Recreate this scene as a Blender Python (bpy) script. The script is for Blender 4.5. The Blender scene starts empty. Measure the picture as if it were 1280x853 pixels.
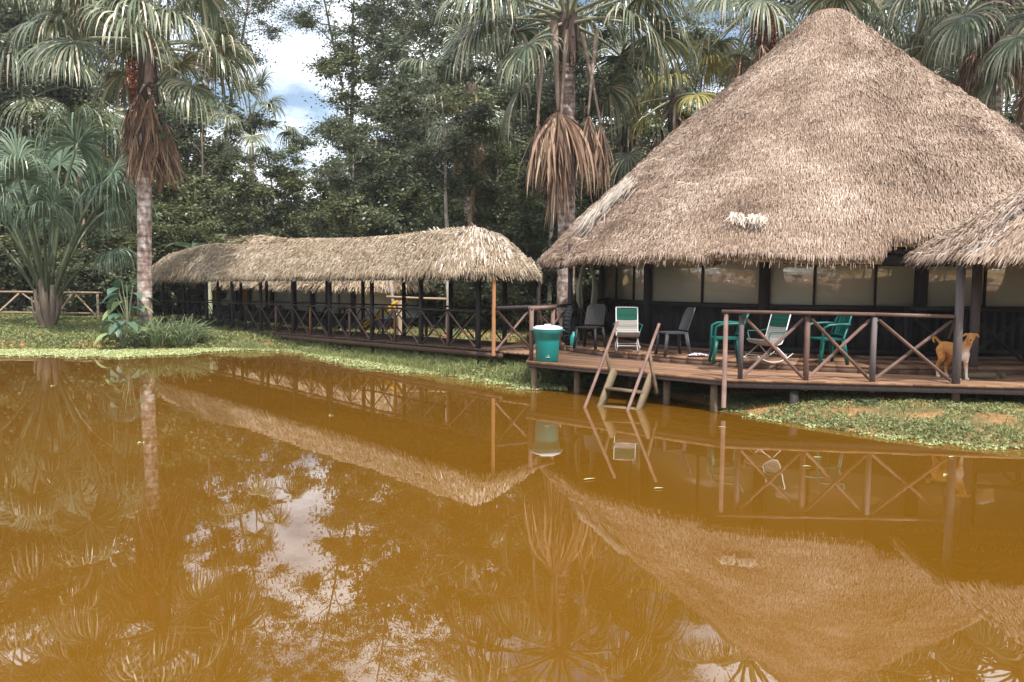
import bpy, math, random
import numpy as np
from mathutils import Vector, Matrix

# ------------------------------------------------------------------ camera
SC = bpy.context.scene
COL = SC.collection
PITCH = math.radians(4.375); ROLL = math.radians(0.4); CAMZ = 2.0; FPX = 1000.0
_F = np.array([0, math.cos(PITCH), -math.sin(PITCH)])
_U0 = np.array([0, math.sin(PITCH), math.cos(PITCH)]); _R0 = np.array([1.0, 0, 0])
_R = _R0*math.cos(ROLL) + _U0*math.sin(ROLL)
_U = _U0*math.cos(ROLL) - _R0*math.sin(ROLL)
CAMP = np.array([0, 0, CAMZ])
cam_d = bpy.data.cameras.new('camera'); cam = bpy.data.objects.new('camera', cam_d); COL.objects.link(cam)
cam_d.sensor_width = 36; cam_d.lens = 36*FPX/1280; cam_d.clip_start = 0.05; cam_d.clip_end = 3000
mm = Matrix(((_R[0], _U[0], -_F[0], 0), (_R[1], _U[1], -_F[1], 0), (_R[2], _U[2], -_F[2], CAMZ), (0, 0, 0, 1)))
cam.matrix_world = mm
SC.camera = cam

def ray(px, py):
    return _F + _R*(px-640)/FPX + _U*(426.5-py)/FPX
def at(px, py, Y):            # measured point of the photograph at a known distance
    d = ray(px, py); return CAMP + d*(Y/d[1])
def gz(px, py, z):            # measured point of the photograph on a known level
    d = ray(px, py); return CAMP + d*((z-CAMZ)/d[2])

# ------------------------------------------------------------------ light
SUN_EL = math.radians(58); SUN_AZ = math.radians(152)   # azimuth clockwise from +Y: behind the camera, to the right
sdir = Vector((math.sin(SUN_AZ)*math.cos(SUN_EL), math.cos(SUN_AZ)*math.cos(SUN_EL), math.sin(SUN_EL)))
sl = bpy.data.lights.new('sun', 'SUN'); sl.energy = 5.0; sl.angle = math.radians(0.6); sl.color = (1.0, 0.955, 0.89)
so = bpy.data.objects.new('sun', sl); COL.objects.link(so)
so.rotation_euler = (-sdir).to_track_quat('-Z', 'Y').to_euler(); so.location = (0, 0, 50)
W = bpy.data.worlds.new('World'); SC.world = W; W.use_nodes = True
nt = W.node_tree; nt.nodes.clear()
wo = nt.nodes.new('ShaderNodeOutputWorld')
sky = nt.nodes.new('ShaderNodeTexSky'); sky.sky_type = 'NISHITA'; sky.sun_disc = False
sky.sun_elevation = SUN_EL; sky.sun_rotation = SUN_AZ; sky.air_density = 1.0; sky.dust_density = 2.0
bg = nt.nodes.new('ShaderNodeBackground'); bg.inputs[1].default_value = 0.15
nt.links.new(sky.outputs[0], bg.inputs[0])
bg2 = nt.nodes.new('ShaderNodeBackground'); bg2.inputs[0].default_value = (0.94, 0.975, 1.0, 1); bg2.inputs[1].default_value = 2.0
tc = nt.nodes.new('ShaderNodeTexCoord')
mp = nt.nodes.new('ShaderNodeMapping'); mp.inputs['Scale'].default_value = (1, 1, 2.2)
nz = nt.nodes.new('ShaderNodeTexNoise'); nz.inputs['Scale'].default_value = 3.1; nz.inputs['Detail'].default_value = 7; nz.inputs['Roughness'].default_value = .58
rp = nt.nodes.new('ShaderNodeValToRGB'); rp.color_ramp.elements[0].position = .40; rp.color_ramp.elements[1].position = .56
nt.links.new(tc.outputs['Generated'], mp.inputs[0]); nt.links.new(mp.outputs[0], nz.inputs[0]); nt.links.new(nz.outputs[0], rp.inputs[0])
ms = nt.nodes.new('ShaderNodeMixShader')
nt.links.new(rp.outputs[0], ms.inputs[0]); nt.links.new(bg.outputs[0], ms.inputs[1]); nt.links.new(bg2.outputs[0], ms.inputs[2])
nt.links.new(ms.outputs[0], wo.inputs[0])
SC.view_settings.view_transform = 'Standard'; SC.view_settings.look = 'None'; SC.view_settings.gamma = 1
SC.view_settings.exposure = 0.27
SC.render.engine = 'CYCLES'
SC.cycles.max_bounces = 6; SC.cycles.diffuse_bounces = 3; SC.cycles.transparent_max_bounces = 6

# ------------------------------------------------------------------ mesh helpers
rng = np.random.default_rng(11)
def nrm(v):
    v = np.asarray(v, float); return v/(np.linalg.norm(v, axis=-1, keepdims=True)+1e-12)

class MB:
    def __init__(s): s.V = []; s.n = 0; s.L = []; s.C = []; s.M = []; s.R = []
    def raw(s, V, F, m=0, rnd=None):
        V = np.asarray(V, float).reshape(-1, 3)
        r = random.random() if rnd is None else rnd
        s.V.append(V)
        for f in F:
            s.L.append(np.asarray(f, np.int64)+s.n); s.C.append(np.array([len(f)])); s.M.append(np.array([m])); s.R.append(np.array([r], float))
        s.n += len(V)
    def polys(s, P, m=0, rnd=None):      # P (N,k,3)
        P = np.asarray(P, float); N, k = P.shape[:2]
        s.V.append(P.reshape(-1, 3)); s.L.append(np.arange(N*k)+s.n); s.C.append(np.full(N, k))
        s.M.append(np.full(N, m)); s.R.append(rng.random(N) if rnd is None else np.broadcast_to(np.asarray(rnd, float), (N,)).copy())
        s.n += N*k
    def grid(s, G, m=0, rnd=None, wrap=False):   # G (A,B,3)
        A, B = G.shape[:2]
        a = np.arange(A if wrap else A-1)[:, None]; b = np.arange(B-1)[None]
        a2 = (a+1) % A
        q = np.stack([a*B+b, a2*B+b, a2*B+b+1, a*B+b+1], -1).reshape(-1, 4)
        s.V.append(G.reshape(-1, 3)); s.L.append((q+s.n).ravel()); s.C.append(np.full(len(q), 4)); s.M.append(np.full(len(q), m))
        s.R.append(np.full(len(q), random.random() if rnd is None else rnd)); s.n += A*B
    def box(s, c, size, rz=0, m=0, rnd=None, R=None, bev=0):
        x, y, z = [q/2 for q in size]
        V = np.array([[i*x, j*y, k*z] for i in (-1, 1) for j in (-1, 1) for k in (-1, 1)])
        if R is None:
            cs, sn = math.cos(rz), math.sin(rz); R = np.array([[cs, -sn, 0], [sn, cs, 0], [0, 0, 1]])
        V = V@np.asarray(R).T+np.asarray(c)
        s.raw(V, [(0, 1, 3, 2), (4, 6, 7, 5), (0, 4, 5, 1), (2, 3, 7, 6), (0, 2, 6, 4), (1, 5, 7, 3)], m, rnd)
    def beam(s, a, b, w, h, m=0, rnd=None, up=(0, 0, 1)):   # rectangular bar a->b
        a = np.asarray(a, float); b = np.asarray(b, float); d = nrm(b-a); L = np.linalg.norm(b-a)
        sd = np.cross(d, up)
        if np.linalg.norm(sd) < 1e-3: sd = np.cross(d, (0, 1, 0))
        sd = nrm(sd); u = np.cross(sd, d)
        s.box((a+b)/2, (w, L, h), R=np.stack([sd, d, u], 1), m=m, rnd=rnd)
    def tube(s, P, r, k=7, m=0, rnd=None, cap=True, sq=None):
        P = np.asarray(P, float); n = len(P); r = np.broadcast_to(np.asarray(r, float), (n,))
        T = np.gradient(P, axis=0); T = nrm(T)
        ref = np.array([0, 0, 1.0]) if abs(T[0][2]) < .9 else np.array([1.0, 0, 0])
        A = nrm(np.cross(T, ref)); B = np.cross(T, A)
        th = np.arange(k)*2*math.pi/k
        G = P[None]+(np.cos(th)[:, None, None]*A[None]+np.sin(th)[:, None, None]*B[None])*r[None, :, None]
        n0 = s.n; s.grid(G, m, rnd, wrap=True)
        if cap:
            rr = s.R[-1][0]
            for e in (0, n-1):
                s.L.append(np.arange(k)*n+e+n0); s.C.append(np.array([k])); s.M.append(np.array([m])); s.R.append(np.array([rr]))
    def lathe(s, prof, c=(0, 0, 0), k=24, m=0, rnd=None, sx=1, sy=1):
        pr = np.array(prof, float); th = np.arange(k)*2*math.pi/k
        G = np.stack([pr[None, :, 0]*np.cos(th)[:, None]*sx+c[0], pr[None, :, 0]*np.sin(th)[:, None]*sy+c[1], np.broadcast_to(pr[None, :, 1], (k, len(pr)))+c[2]], -1)
        s.grid(G, m, rnd, wrap=True)
    def prism(s, poly, z0, z1, m=0, rnd=None):
        n = len(poly); V = [(p[0], p[1], z0) for p in poly]+[(p[0], p[1], z1) for p in poly]
        F = [tuple(range(n-1, -1, -1)), tuple(range(n, 2*n))]+[(i, (i+1) % n, (i+1) % n+n, i+n) for i in range(n)]
        s.raw(V, F, m, rnd)
    def mesh(s, name, mats, smooth=False):
        me = bpy.data.meshes.new(name)
        V = np.concatenate(s.V); L = np.concatenate(s.L); C = np.concatenate(s.C); M = np.concatenate(s.M); R = np.concatenate(s.R)
        me.vertices.add(len(V)); me.vertices.foreach_set('co', V.astype(np.float32).ravel())
        me.loops.add(len(L)); me.loops.foreach_set('vertex_index', L.astype(np.int32))
        me.polygons.add(len(C)); st = np.concatenate([[0], np.cumsum(C)[:-1]])
        me.polygons.foreach_set('loop_start', st.astype(np.int32))
        try: me.polygons.foreach_set('loop_total', C.astype(np.int32))
        except Exception: pass
        me.polygons.foreach_set('material_index', M.astype(np.int32))
        if smooth: me.polygons.foreach_set('use_smooth', np.ones(len(C), bool))
        a = me.attributes.new('rnd', 'FLOAT', 'FACE'); a.data.foreach_set('value', R.astype(np.float32))
        for mt in (mats if isinstance(mats, (list, tuple)) else [mats]): me.materials.append(mt)
        me.update(calc_edges=True); me.validate()
        return me
    def build(s, name, mats, parent=None, smooth=False, loc=None):
        return link(name, s.mesh(name, mats, smooth), parent, loc)

def link(name, me, parent=None, loc=None):
    o = bpy.data.objects.new(name, me); COL.objects.link(o)
    if parent is not None: o.parent = parent
    if loc is not None: o.location = [float(q) for q in loc]
    return o
def tag(o, label, cat, group=None):
    o['label'] = label; o['category'] = cat
    if group: o['group'] = group
    return o
def struct(o, kind='structure', label=None, cat=None):
    o['kind'] = kind
    if label: o['label'] = label
    if cat: o['category'] = cat
    return o
def thing(name, label, cat, loc=(0, 0, 0), rz=0, group=None):
    o = bpy.data.objects.new(name, None); COL.objects.link(o); o.empty_display_size = .2
    o.location = [float(q) for q in loc]; o.rotation_euler = (0, 0, rz)
    return tag(o, label, cat, group)
def kids(o): return [c for c in bpy.data.objects if c.parent == o]
def copy_tree(o, parent=None):
    ch = kids(o); c = o.copy(); COL.objects.link(c); c.parent = parent
    for k in ch: copy_tree(k, c)
    return c

# ------------------------------------------------------------------ materials
def mat(name, cols, rough=.7, spec=.3, noise=None, bump=0, bscale=30, attr=True, trans=0, metal=0, coat=0, stretch=None, namt=.5, tcol=None, detail=4):
    """cols: ramp colours chosen by the per-piece attribute 'rnd' plus object-space noise"""
    m = bpy.data.materials.new(name); m.use_nodes = True; t = m.node_tree; N = t.nodes; N.clear(); Lk = t.links.new
    out = N.new('ShaderNodeOutputMaterial'); p = N.new('ShaderNodeBsdfPrincipled')
    p.inputs['Roughness'].default_value = rough; p.inputs['Specular IOR Level'].default_value = spec; p.inputs['Metallic'].default_value = metal
    if coat: p.inputs['Coat Weight'].default_value = coat; p.inputs['Coat Roughness'].default_value = .05
    tc = N.new('ShaderNodeTexCoord'); vec = tc.outputs['Object']
    if stretch:
        mp = N.new('ShaderNodeMapping'); mp.inputs['Scale'].default_value = stretch; Lk(vec, mp.inputs[0]); vec = mp.outputs[0]
    val = None
    if noise:
        n = N.new('ShaderNodeTexNoise'); n.inputs['Scale'].default_value = noise; n.inputs['Detail'].default_value = detail; Lk(vec, n.inputs[0])
        mr = N.new('ShaderNodeMapRange'); mr.inputs[1].default_value = .28; mr.inputs[2].default_value = .72; Lk(n.outputs[0], mr.inputs[0]); val = mr.outputs[0]
    if attr:
        a = N.new('ShaderNodeAttribute'); a.attribute_name = 'rnd'
        if val is None: val = a.outputs['Fac']
        else:
            mx = N.new('ShaderNodeMix'); mx.inputs[0].default_value = namt; Lk(a.outputs['Fac'], mx.inputs[2]); Lk(val, mx.inputs[3]); val = mx.outputs[0]
    if val is not None and len(cols) > 1:
        r = N.new('ShaderNodeValToRGB'); cr = r.color_ramp
        while len(cr.elements) < len(cols): cr.elements.new(.5)
        for i, c in enumerate(cols):
            cr.elements[i].position = i/(len(cols)-1); cr.elements[i].color = (*c, 1)
        Lk(val, r.inputs[0]); Lk(r.outputs[0], p.inputs['Base Color'])
        colout = r.outputs[0]
    else:
        p.inputs['Base Color'].default_value = (*cols[0], 1); colout = None
    if bump:
        nb = N.new('ShaderNodeTexNoise'); nb.inputs['Scale'].default_value = bscale; nb.inputs['Detail'].default_value = 5; Lk(vec, nb.inputs[0])
        b = N.new('ShaderNodeBump'); b.inputs['Strength'].default_value = bump; b.inputs['Distance'].default_value = .02; Lk(nb.outputs[0], b.inputs['Height']); Lk(b.outputs[0], p.inputs['Normal'])
    if trans:
        tr = N.new('ShaderNodeBsdfTranslucent'); mixs = N.new('ShaderNodeMixShader'); mixs.inputs[0].default_value = trans
        if colout is not None: Lk(colout, tr.inputs[0])
        else: tr.inputs[0].default_value = (*(tcol or cols[0]), 1)
        Lk(p.outputs[0], mixs.inputs[1]); Lk(tr.outputs[0], mixs.inputs[2]); Lk(mixs.outputs[0], out.inputs[0])
    else: Lk(p.outputs[0], out.inputs[0])
    return m

M = {}
M['thatch'] = mat('thatch', [(.07, .042, .03), (.24, .165, .12), (.40, .295, .225), (.54, .425, .345), (.76, .66, .57)], .75, .25, noise=.8, namt=.42)
M['thatch_g'] = mat('thatch_gallery', [(.12, .08, .05), (.27, .20, .13), (.39, .305, .215), (.48, .39, .29), (.66, .57, .47)], .75, .25, noise=.8, namt=.35)
M['thatch_base'] = mat('thatch_base', [(.13, .08, .05), (.30, .20, .135)], .9, .1, noise=9, bump=.8, bscale=25, attr=False)
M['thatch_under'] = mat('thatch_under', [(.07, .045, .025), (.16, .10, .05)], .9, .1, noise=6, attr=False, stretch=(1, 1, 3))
M['thatch_pale'] = mat('thatch_pale', [(.42, .34, .27), (.70, .62, .54)], .7, .25)
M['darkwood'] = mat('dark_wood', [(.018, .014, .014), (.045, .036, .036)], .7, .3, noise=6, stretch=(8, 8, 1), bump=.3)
M['greywood'] = mat('grey_wood', [(.10, .08, .08), (.17, .14, .14)], .7, .3, noise=5, stretch=(8, 8, 1), bump=.3)
M['redwood'] = mat('red_brown_wood', [(.09, .05, .038), (.17, .10, .08), (.26, .17, .14)], .65, .3, noise=5, bump=.3)
M['orangewood'] = mat('orange_wood', [(.15, .065, .024), (.26, .12, .048)], .65, .3, noise=5, bump=.3)
M['palewood'] = mat('weathered_wood', [(.08, .055, .035), (.18, .13, .085), (.20, .17, .09)], .8, .2, noise=7, bump=.5)
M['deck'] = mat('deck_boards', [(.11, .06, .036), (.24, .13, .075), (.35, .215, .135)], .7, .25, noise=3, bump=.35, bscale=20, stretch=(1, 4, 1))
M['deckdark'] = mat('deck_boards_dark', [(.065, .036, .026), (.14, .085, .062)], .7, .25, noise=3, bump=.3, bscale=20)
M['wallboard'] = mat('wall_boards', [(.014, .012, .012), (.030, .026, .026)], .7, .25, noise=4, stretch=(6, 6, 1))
M['fencewood'] = mat('fence_poles', [(.22, .15, .10), (.40, .30, .21)], .75, .2, noise=6)
M['leafA'] = mat('leaf_dark', [(.054, .066, .032), (.108, .126, .064), (.21, .22, .115)], .42, .5, trans=.28)
M['leafB'] = mat('leaf_mid', [(.066, .080, .030), (.135, .155, .064), (.25, .25, .115)], .42, .5, trans=.30)
M['leafC'] = mat('leaf_grey', [(.064, .078, .048), (.122, .142, .086), (.21, .225, .14)], .4, .5, trans=.25)
M['bark'] = mat('bark', [(.09, .065, .05), (.20, .16, .12)], .85, .2, noise=5, bump=.6, attr=False)
M['barkpale'] = mat('bark_pale', [(.22, .19, .15), (.47, .43, .37)], .8, .2, noise=6, bump=.5, attr=False, stretch=(1, 1, .6))
M['barktan'] = mat('bark_tan', [(.16, .10, .06), (.38, .27, .18)], .85, .2, noise=9, bump=.6, attr=False)
M['palmleaf'] = mat('palm_leaf', [(.05, .075, .038), (.11, .145, .08), (.24, .26, .17), (.56, .50, .36)], .33, .6, trans=.22)  # pale end of the ramp holds painted silver highlights and cream strips
M['palmyoung'] = mat('palm_leaf_young', [(.07, .115, .065), (.12, .18, .11), (.24, .29, .20)], .32, .6, trans=.25)
M['palmyellow'] = mat('palm_leaf_yellow', [(.14, .16, .04), (.30, .27, .07), (.45, .36, .14)], .4, .5, trans=.3)
M['palmdead'] = mat('palm_leaf_dead', [(.11, .065, .045), (.25, .15, .10), (.40, .265, .18), (.56, .41, .29)], .6, .3, trans=.12)
M['petiole'] = mat('petiole', [(.15, .17, .09), (.28, .28, .19)], .5, .4, noise=4)
M['petdead'] = mat('petiole_dead', [(.22, .15, .12), (.45, .35, .28)], .6, .3, noise=4)
M['palmshaft'] = mat('palm_shaft', [(.04, .028, .025), (.15, .10, .085)], .8, .2, noise=5, stretch=(4, 4, 1), bump=.5)

def palm_trunk_mat():
    m = bpy.data.materials.new('palm_trunk'); m.use_nodes = True; t = m.node_tree; N = t.nodes; Lk = t.links.new; p = N['Principled BSDF']
    tc = N.new('ShaderNodeTexCoord')
    w = N.new('ShaderNodeTexWave'); w.bands_direction = 'Z'; w.inputs['Scale'].default_value = 1.5; w.inputs['Distortion'].default_value = 1.2; Lk(tc.outputs['Object'], w.inputs[0])
    n = N.new('ShaderNodeTexNoise'); n.inputs['Scale'].default_value = 4.5; n.inputs['Detail'].default_value = 6; n.inputs['Roughness'].default_value = .65
    Lk(tc.outputs['Object'], n.inputs[0])
    r = N.new('ShaderNodeValToRGB'); cr = r.color_ramp; cr.elements[0].position = .38; cr.elements[0].color = (.17, .12, .105, 1)
    cr.elements[1].position = .62; cr.elements[1].color = (.60, .55, .52, 1); e = cr.elements.new(.5); e.color = (.36, .26, .22, 1)
    Lk(n.outputs[0], r.inputs[0])
    mx = N.new('ShaderNodeMix'); mx.data_type = 'RGBA'; mx.blend_type = 'MULTIPLY'; mx.inputs[0].default_value = .38
    r2 = N.new('ShaderNodeValToRGB'); r2.color_ramp.elements[0].position = .05; r2.color_ramp.elements[0].color = (.3, .27, .25, 1); r2.color_ramp.elements[1].position = .3
    Lk(w.outputs['Fac'], r2.inputs[0]); Lk(r.outputs[0], mx.inputs[6]); Lk(r2.outputs[0], mx.inputs[7]); Lk(mx.outputs[2], p.inputs['Base Color'])
    p.inputs['Roughness'].default_value = .85; p.inputs['Specular IOR Level'].default_value = .2
    return m
M['palmtrunk'] = palm_trunk_mat()

# ------------------------------------------------------------------ thatched roofs
def lerp(a, b, t): return a+(b-a)*t
def thatch_roof(E, Rg, prof, n, L, Wd, rows, mats, weight=None, thick=.16, lift=.05, jit=.18, fringe=.10, wob=.03, K=28, seed=1, droop=.5, pexp=None, tier=0):
    """E: eave ring, Rg: matching ridge ring (M,3). Shell plus individual straw leaves. mats: 0 base, 1 under, 2 straw"""
    g = np.random.default_rng(seed); b = MB(); Mn = len(E)
    ph = g.random(8)*6.28
    def S(i, t):     # i float ring index array, t array
        i0 = np.floor(i).astype(int) % Mn; i1 = (i0+1) % Mn; f = (i-np.floor(i))[:, None]
        e = E[i0]*(1-f)+E[i1]*f; r = Rg[i0]*(1-f)+Rg[i1]*f
        P = r+(e-r)*t[:, None]; P[:, 2] = r[:, 2]+(e[:, 2]-r[:, 2])*(prof(t) if pexp is None else t**(pexp[i0]*(1-f[:, 0])+pexp[i1]*f[:, 0]))
        a = i/Mn*2*math.pi
        if tier:
            q_ = t*tier+.35*np.sin(3*a+1)+.3*np.sin(7*a+2)+.2*np.sin(17*a); P[:, 2] += .13*(1-(q_-np.floor(q_)))*np.minimum(1, t*4)*(.6+.4*np.sin(9*a+q_*1.3))
        P[:, 2] += wob*(np.sin(5*a+7*t+ph[0])+np.sin(11*a-9*t+ph[1])+.7*np.sin(23*a+13*t+ph[2]))*np.minimum(1, t*3)*(1-.6*t)
        return P
    ii, tt = np.meshgrid(np.arange(Mn).astype(float), np.linspace(0, 1, K), indexing='ij')
    G = S(ii.ravel(), tt.ravel()).reshape(Mn, K, 3)
    b.grid(G, 0, .5, wrap=True)
    G2 = G.copy(); G2[:, :, 2] -= thick; G2[:, -1, 2] += thick*.3
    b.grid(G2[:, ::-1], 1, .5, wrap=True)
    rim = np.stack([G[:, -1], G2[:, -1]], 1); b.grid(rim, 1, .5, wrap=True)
    # straw
    d1 = np.roll(G, -1, 0)-G; area = np.linalg.norm(np.cross(d1[:, :-1], G[:, 1:]-G[:, :-1]), axis=-1)
    cen = G[:, :-1]
    if weight is not None: area = area*weight(cen)
    pr = (area/area.sum()).ravel()
    c = g.choice(len(pr), n, p=pr); i = c//(K-1)+g.random(n); t = (c % (K-1)+g.random(n))/(K-1)
    rowph = .35*np.sin(i/Mn*2*math.pi*9+1)+.25*np.sin(i/Mn*2*math.pi*31)
    q = t*rows+rowph; fr = q-np.floor(q); t2 = (np.floor(q)+fr**1.8-rowph)/rows
    t = np.clip(np.where(g.random(n) < .75, t2, t), 0.002, .995)
    P = S(i, t); Q = S(i, np.clip(t+.02, 0, 1.02)); Q = np.where((t > .985)[:, None], P+(P-S(i, t-.02)), Q)
    d = nrm(Q-P); T = S(i+.5, t)-P; s = nrm(T); nn = nrm(np.cross(s, d)); nn *= np.sign(nn[:, 2:3]+1e-9)
    d = nrm(d+s*g.normal(0, jit, (n, 1)))
    d[:, 2] -= droop*np.clip((t-.9)*10, 0, 1)*g.random(n); d = nrm(d)
    s = nrm(np.cross(d, nn)); tw = g.normal(0, .45, (n, 1)); s = nrm(s+nn*tw)
    Ls = (L*(.55+.8*g.random(n)))[:, None]; Ws = (Wd*(.6+.9*g.random(n)))[:, None]
    lf = (lift*(g.random(n)**2)*1.2)[:, None]
    if tier:
        a_ = i/Mn*2*math.pi; q_ = t*tier+.35*np.sin(3*a_+1)+.3*np.sin(7*a_+2)+.2*np.sin(17*a_); fq = q_-np.floor(q_)
        up_ = (fq > .72) & (g.random(n) < .75); lf = lf+np.where(up_, .05*g.random(n), 0)[:, None]*(.5+.5*np.sin(a_*11+q_)[:, None]); Ls = Ls*np.where(up_, 1.35, 1)[:, None]
    a0 = P-nn*.012; mid = P+d*Ls*.5+nn*(lf*.8+.012); tip = P+d*Ls+nn*lf*.9; tip[:, 2] -= .02
    rr = np.clip(g.beta(2.2, 2.2, n)+.10*np.sin(i/Mn*40+t*9)*g.random(n), 0, 1)
    # row tone and weather mottle; dark tier bands paint shade under the steps
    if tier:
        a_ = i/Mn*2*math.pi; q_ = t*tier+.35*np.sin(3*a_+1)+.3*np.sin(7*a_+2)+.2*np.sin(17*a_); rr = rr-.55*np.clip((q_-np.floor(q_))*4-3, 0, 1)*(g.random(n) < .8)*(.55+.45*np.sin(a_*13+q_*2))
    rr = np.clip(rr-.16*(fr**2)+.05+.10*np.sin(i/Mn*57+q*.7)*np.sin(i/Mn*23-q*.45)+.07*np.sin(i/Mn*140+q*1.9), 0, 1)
    b.polys(np.stack([a0-s*Ws/2, a0+s*Ws/2, mid+s*Ws*.5, mid-s*Ws*.5], 1), 2, rr)
    b.polys(np.stack([mid-s*Ws*.5, mid+s*Ws*.5, tip+s*Ws*.18, tip-s*Ws*.18], 1), 2, rr)
    # fringe hanging off the eave
    if fringe:
        per = np.linalg.norm(np.roll(E, -1, 0)-E, axis=1).sum(); nf = int(per/ (Wd*.35))
        i = g.random(nf)*Mn; P = S(i, np.full(nf, .97)+.03*g.random(nf)); Pin = S(i, np.full(nf, .9)); d = nrm(P-Pin)
        d[:, 2] -= .3+.5*g.random(nf); d = nrm(d); s = nrm(S(i+.5, np.full(nf, 1.0))-S(i, np.full(nf, 1.0))); s = nrm(s+.5*g.normal(size=(nf, 3))*np.array([1, 1, .2]))
        Lf = (fringe*(.4+1.2*g.random(nf)**1.5))[:, None]; Wf = (Wd*(.5+.7*g.random(nf)))[:, None]
        P = P-np.array([0, 0, 1])*(thick*.7*g.random(nf))[:, None]
        b.polys(np.stack([P-s*Wf/2, P+s*Wf/2, P+d*Lf+s*Wf*.2, P+d*Lf-s*Wf*.2], 1), 2, np.clip(g.beta(2, 2, nf), 0, 1))
    return b, S

# ------------------------------------------------------------------ deck boards
def clip_poly(poly, nx, ny, c):     # keep nx*x+ny*y <= c
    out = []
    for i in range(len(poly)):
        p = poly[i]; q = poly[(i+1) % len(poly)]; dp = nx*p[0]+ny*p[1]-c; dq = nx*q[0]+ny*q[1]-c
        if dp <= 0: out.append(p)
        if dp*dq < 0:
            t = dp/(dp-dq); out.append((p[0]+(q[0]-p[0])*t, p[1]+(q[1]-p[1])*t))
    return out
def planks(b, poly, ang, w, z0, z1, m=0, gap=.008):
    nx, ny = -math.sin(ang), math.cos(ang); ds = [nx*p[0]+ny*p[1] for p in poly]
    c = min(ds)
    while c < max(ds):
        q = clip_poly(clip_poly(poly, nx, ny, c+w-gap), -nx, -ny, -c)
        if len(q) >= 3: b.prism(q, z0, z1+random.uniform(-.003, .003), m)
        c += w
# ------------------------------------------------------------------ ground and water
POND = np.array([(-60, 21.5), (-25, 21.5), (-14, 21.6), (-10, 21.9), (-8.0, 22.6), (-6.3, 22.3), (-5.0, 21.0), (-3.6, 19.6), (-1.7, 17.3), (-.4, 15.8), (.4, 15.2), (1.4, 15.1),
                 (2.4, 14.3), (3.1, 13.0), (3.42, 12.25), (3.95, 11.35), (4.7, 10.5), (5.5, 9.98), (6.1, 9.65), (7.2, 9.2), (9, 8.6), (14, 6.5), (17, 2), (15, -5), (6, -9.5), (-10, -10), (-26, -6), (-60, -6)], float)
def pond_sd(x, y):      # signed distance, negative inside the pond
    x = np.asarray(x, float); y = np.asarray(y, float); d = np.full(x.shape, 1e9); ins = np.zeros(x.shape, bool)
    n = len(POND)
    for i in range(n):
        a = POND[i]; b = POND[(i+1) % n]; e = b-a
        t = np.clip(((x-a[0])*e[0]+(y-a[1])*e[1])/(e@e), 0, 1)
        d = np.minimum(d, np.hypot(x-a[0]-t*e[0], y-a[1]-t*e[1]))
        c = ((a[1] > y) != (b[1] > y)) & (x < (b[0]-a[0])*(y-a[1])/(b[1]-a[1]+1e-12)+a[0]); ins ^= c
    return np.where(ins, -d, d)
def ground_z(x, y):
    d = pond_sd(x, y)
    h = np.where(d > 0, .26*(1-np.exp(-d/.7)), np.maximum(-.9, d*.45))
    h = h+np.where(d > 0, np.minimum(d, 1)*(.025*np.sin(x*1.7+y*.9)+.02*np.sin(x*.6-y*2.1)+.01*np.sin(x*5+3*y)), 0)
    far = np.clip((np.hypot(x, y)-36)/60, 0, 1); h = h+far*1.0
    return h
def axis(lo, hi, c0, c1, step, n):
    a = list(np.arange(c0, c1+.01, step)); L = [c0-(c0-lo)*((k/n)**2) for k in range(1, n+1)][::-1]; Rr = [c1+(hi-c1)*((k/n)**2) for k in range(1, n+1)]
    return np.array(L+a+Rr)
gx = axis(-700, 700, -26, 18, .25, 26); gy = axis(-600, 900, -12, 36, .25, 26)
X, Y = np.meshgrid(gx, gy, indexing='ij'); Z = ground_z(X, Y)
def ground_mat():
    m = bpy.data.materials.new('ground_soil'); m.use_nodes = True; t = m.node_tree; N = t.nodes; Lk = t.links.new; p = N['Principled BSDF']
    tc = N.new('ShaderNodeTexCoord'); n = N.new('ShaderNodeTexNoise'); n.inputs['Scale'].default_value = .9; n.inputs['Detail'].default_value = 7; Lk(tc.outputs['Object'], n.inputs[0])
    r = N.new('ShaderNodeValToRGB'); cr = r.color_ramp; cr.elements[0].position = .35; cr.elements[0].color = (.10, .11, .05, 1); cr.elements[1].position = .62; cr.elements[1].color = (.38, .20, .085, 1)
    e = cr.elements.new(.5); e.color = (.20, .13, .06, 1); Lk(n.outputs[0], r.inputs[0])
    n2 = N.new('ShaderNodeTexNoise'); n2.inputs['Scale'].default_value = 22; n2.inputs['Detail'].default_value = 5; Lk(tc.outputs['Object'], n2.inputs[0])
    mx = N.new('ShaderNodeMix'); mx.data_type = 'RGBA'; mx.blend_type = 'OVERLAY'; mx.inputs[0].default_value = .7; Lk(r.outputs[0], mx.inputs[6]); Lk(n2.outputs[0], mx.inputs[7])
    Lk(mx.outputs[2], p.inputs['Base Color']); p.inputs['Roughness'].default_value = .95; p.inputs['Specular IOR Level'].default_value = .1
    b = N.new('ShaderNodeBump'); b.inputs['Strength'].default_value = .7; b.inputs['Distance'].default_value = .03; Lk(n2.outputs[0], b.inputs['Height']); Lk(b.outputs[0], p.inputs['Normal'])
    return m
b = MB(); b.grid(np.stack([X, Y, Z], -1), 0, .5); struct(b.build('ground', ground_mat(), smooth=True))
hz = bpy.data.materials.new('haze'); hz.use_nodes = True; hz.node_tree.nodes.clear(); ho = hz.node_tree.nodes.new('ShaderNodeOutputMaterial'); hv = hz.node_tree.nodes.new('ShaderNodeVolumePrincipled')
hv.inputs['Color'].default_value = (.93, .97, 1, 1); hv.inputs['Density'].default_value = .0005; hz.node_tree.links.new(hv.outputs[0], ho.inputs['Volume'])
b = MB(); b.box((0, 150, 17.5), (1440, 1540, 41)); struct(b.build('haze', hz), 'stuff', 'thin haze added to lighten the dark forest', 'haze')  # added volume that lifts the forest's dark tones
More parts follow.
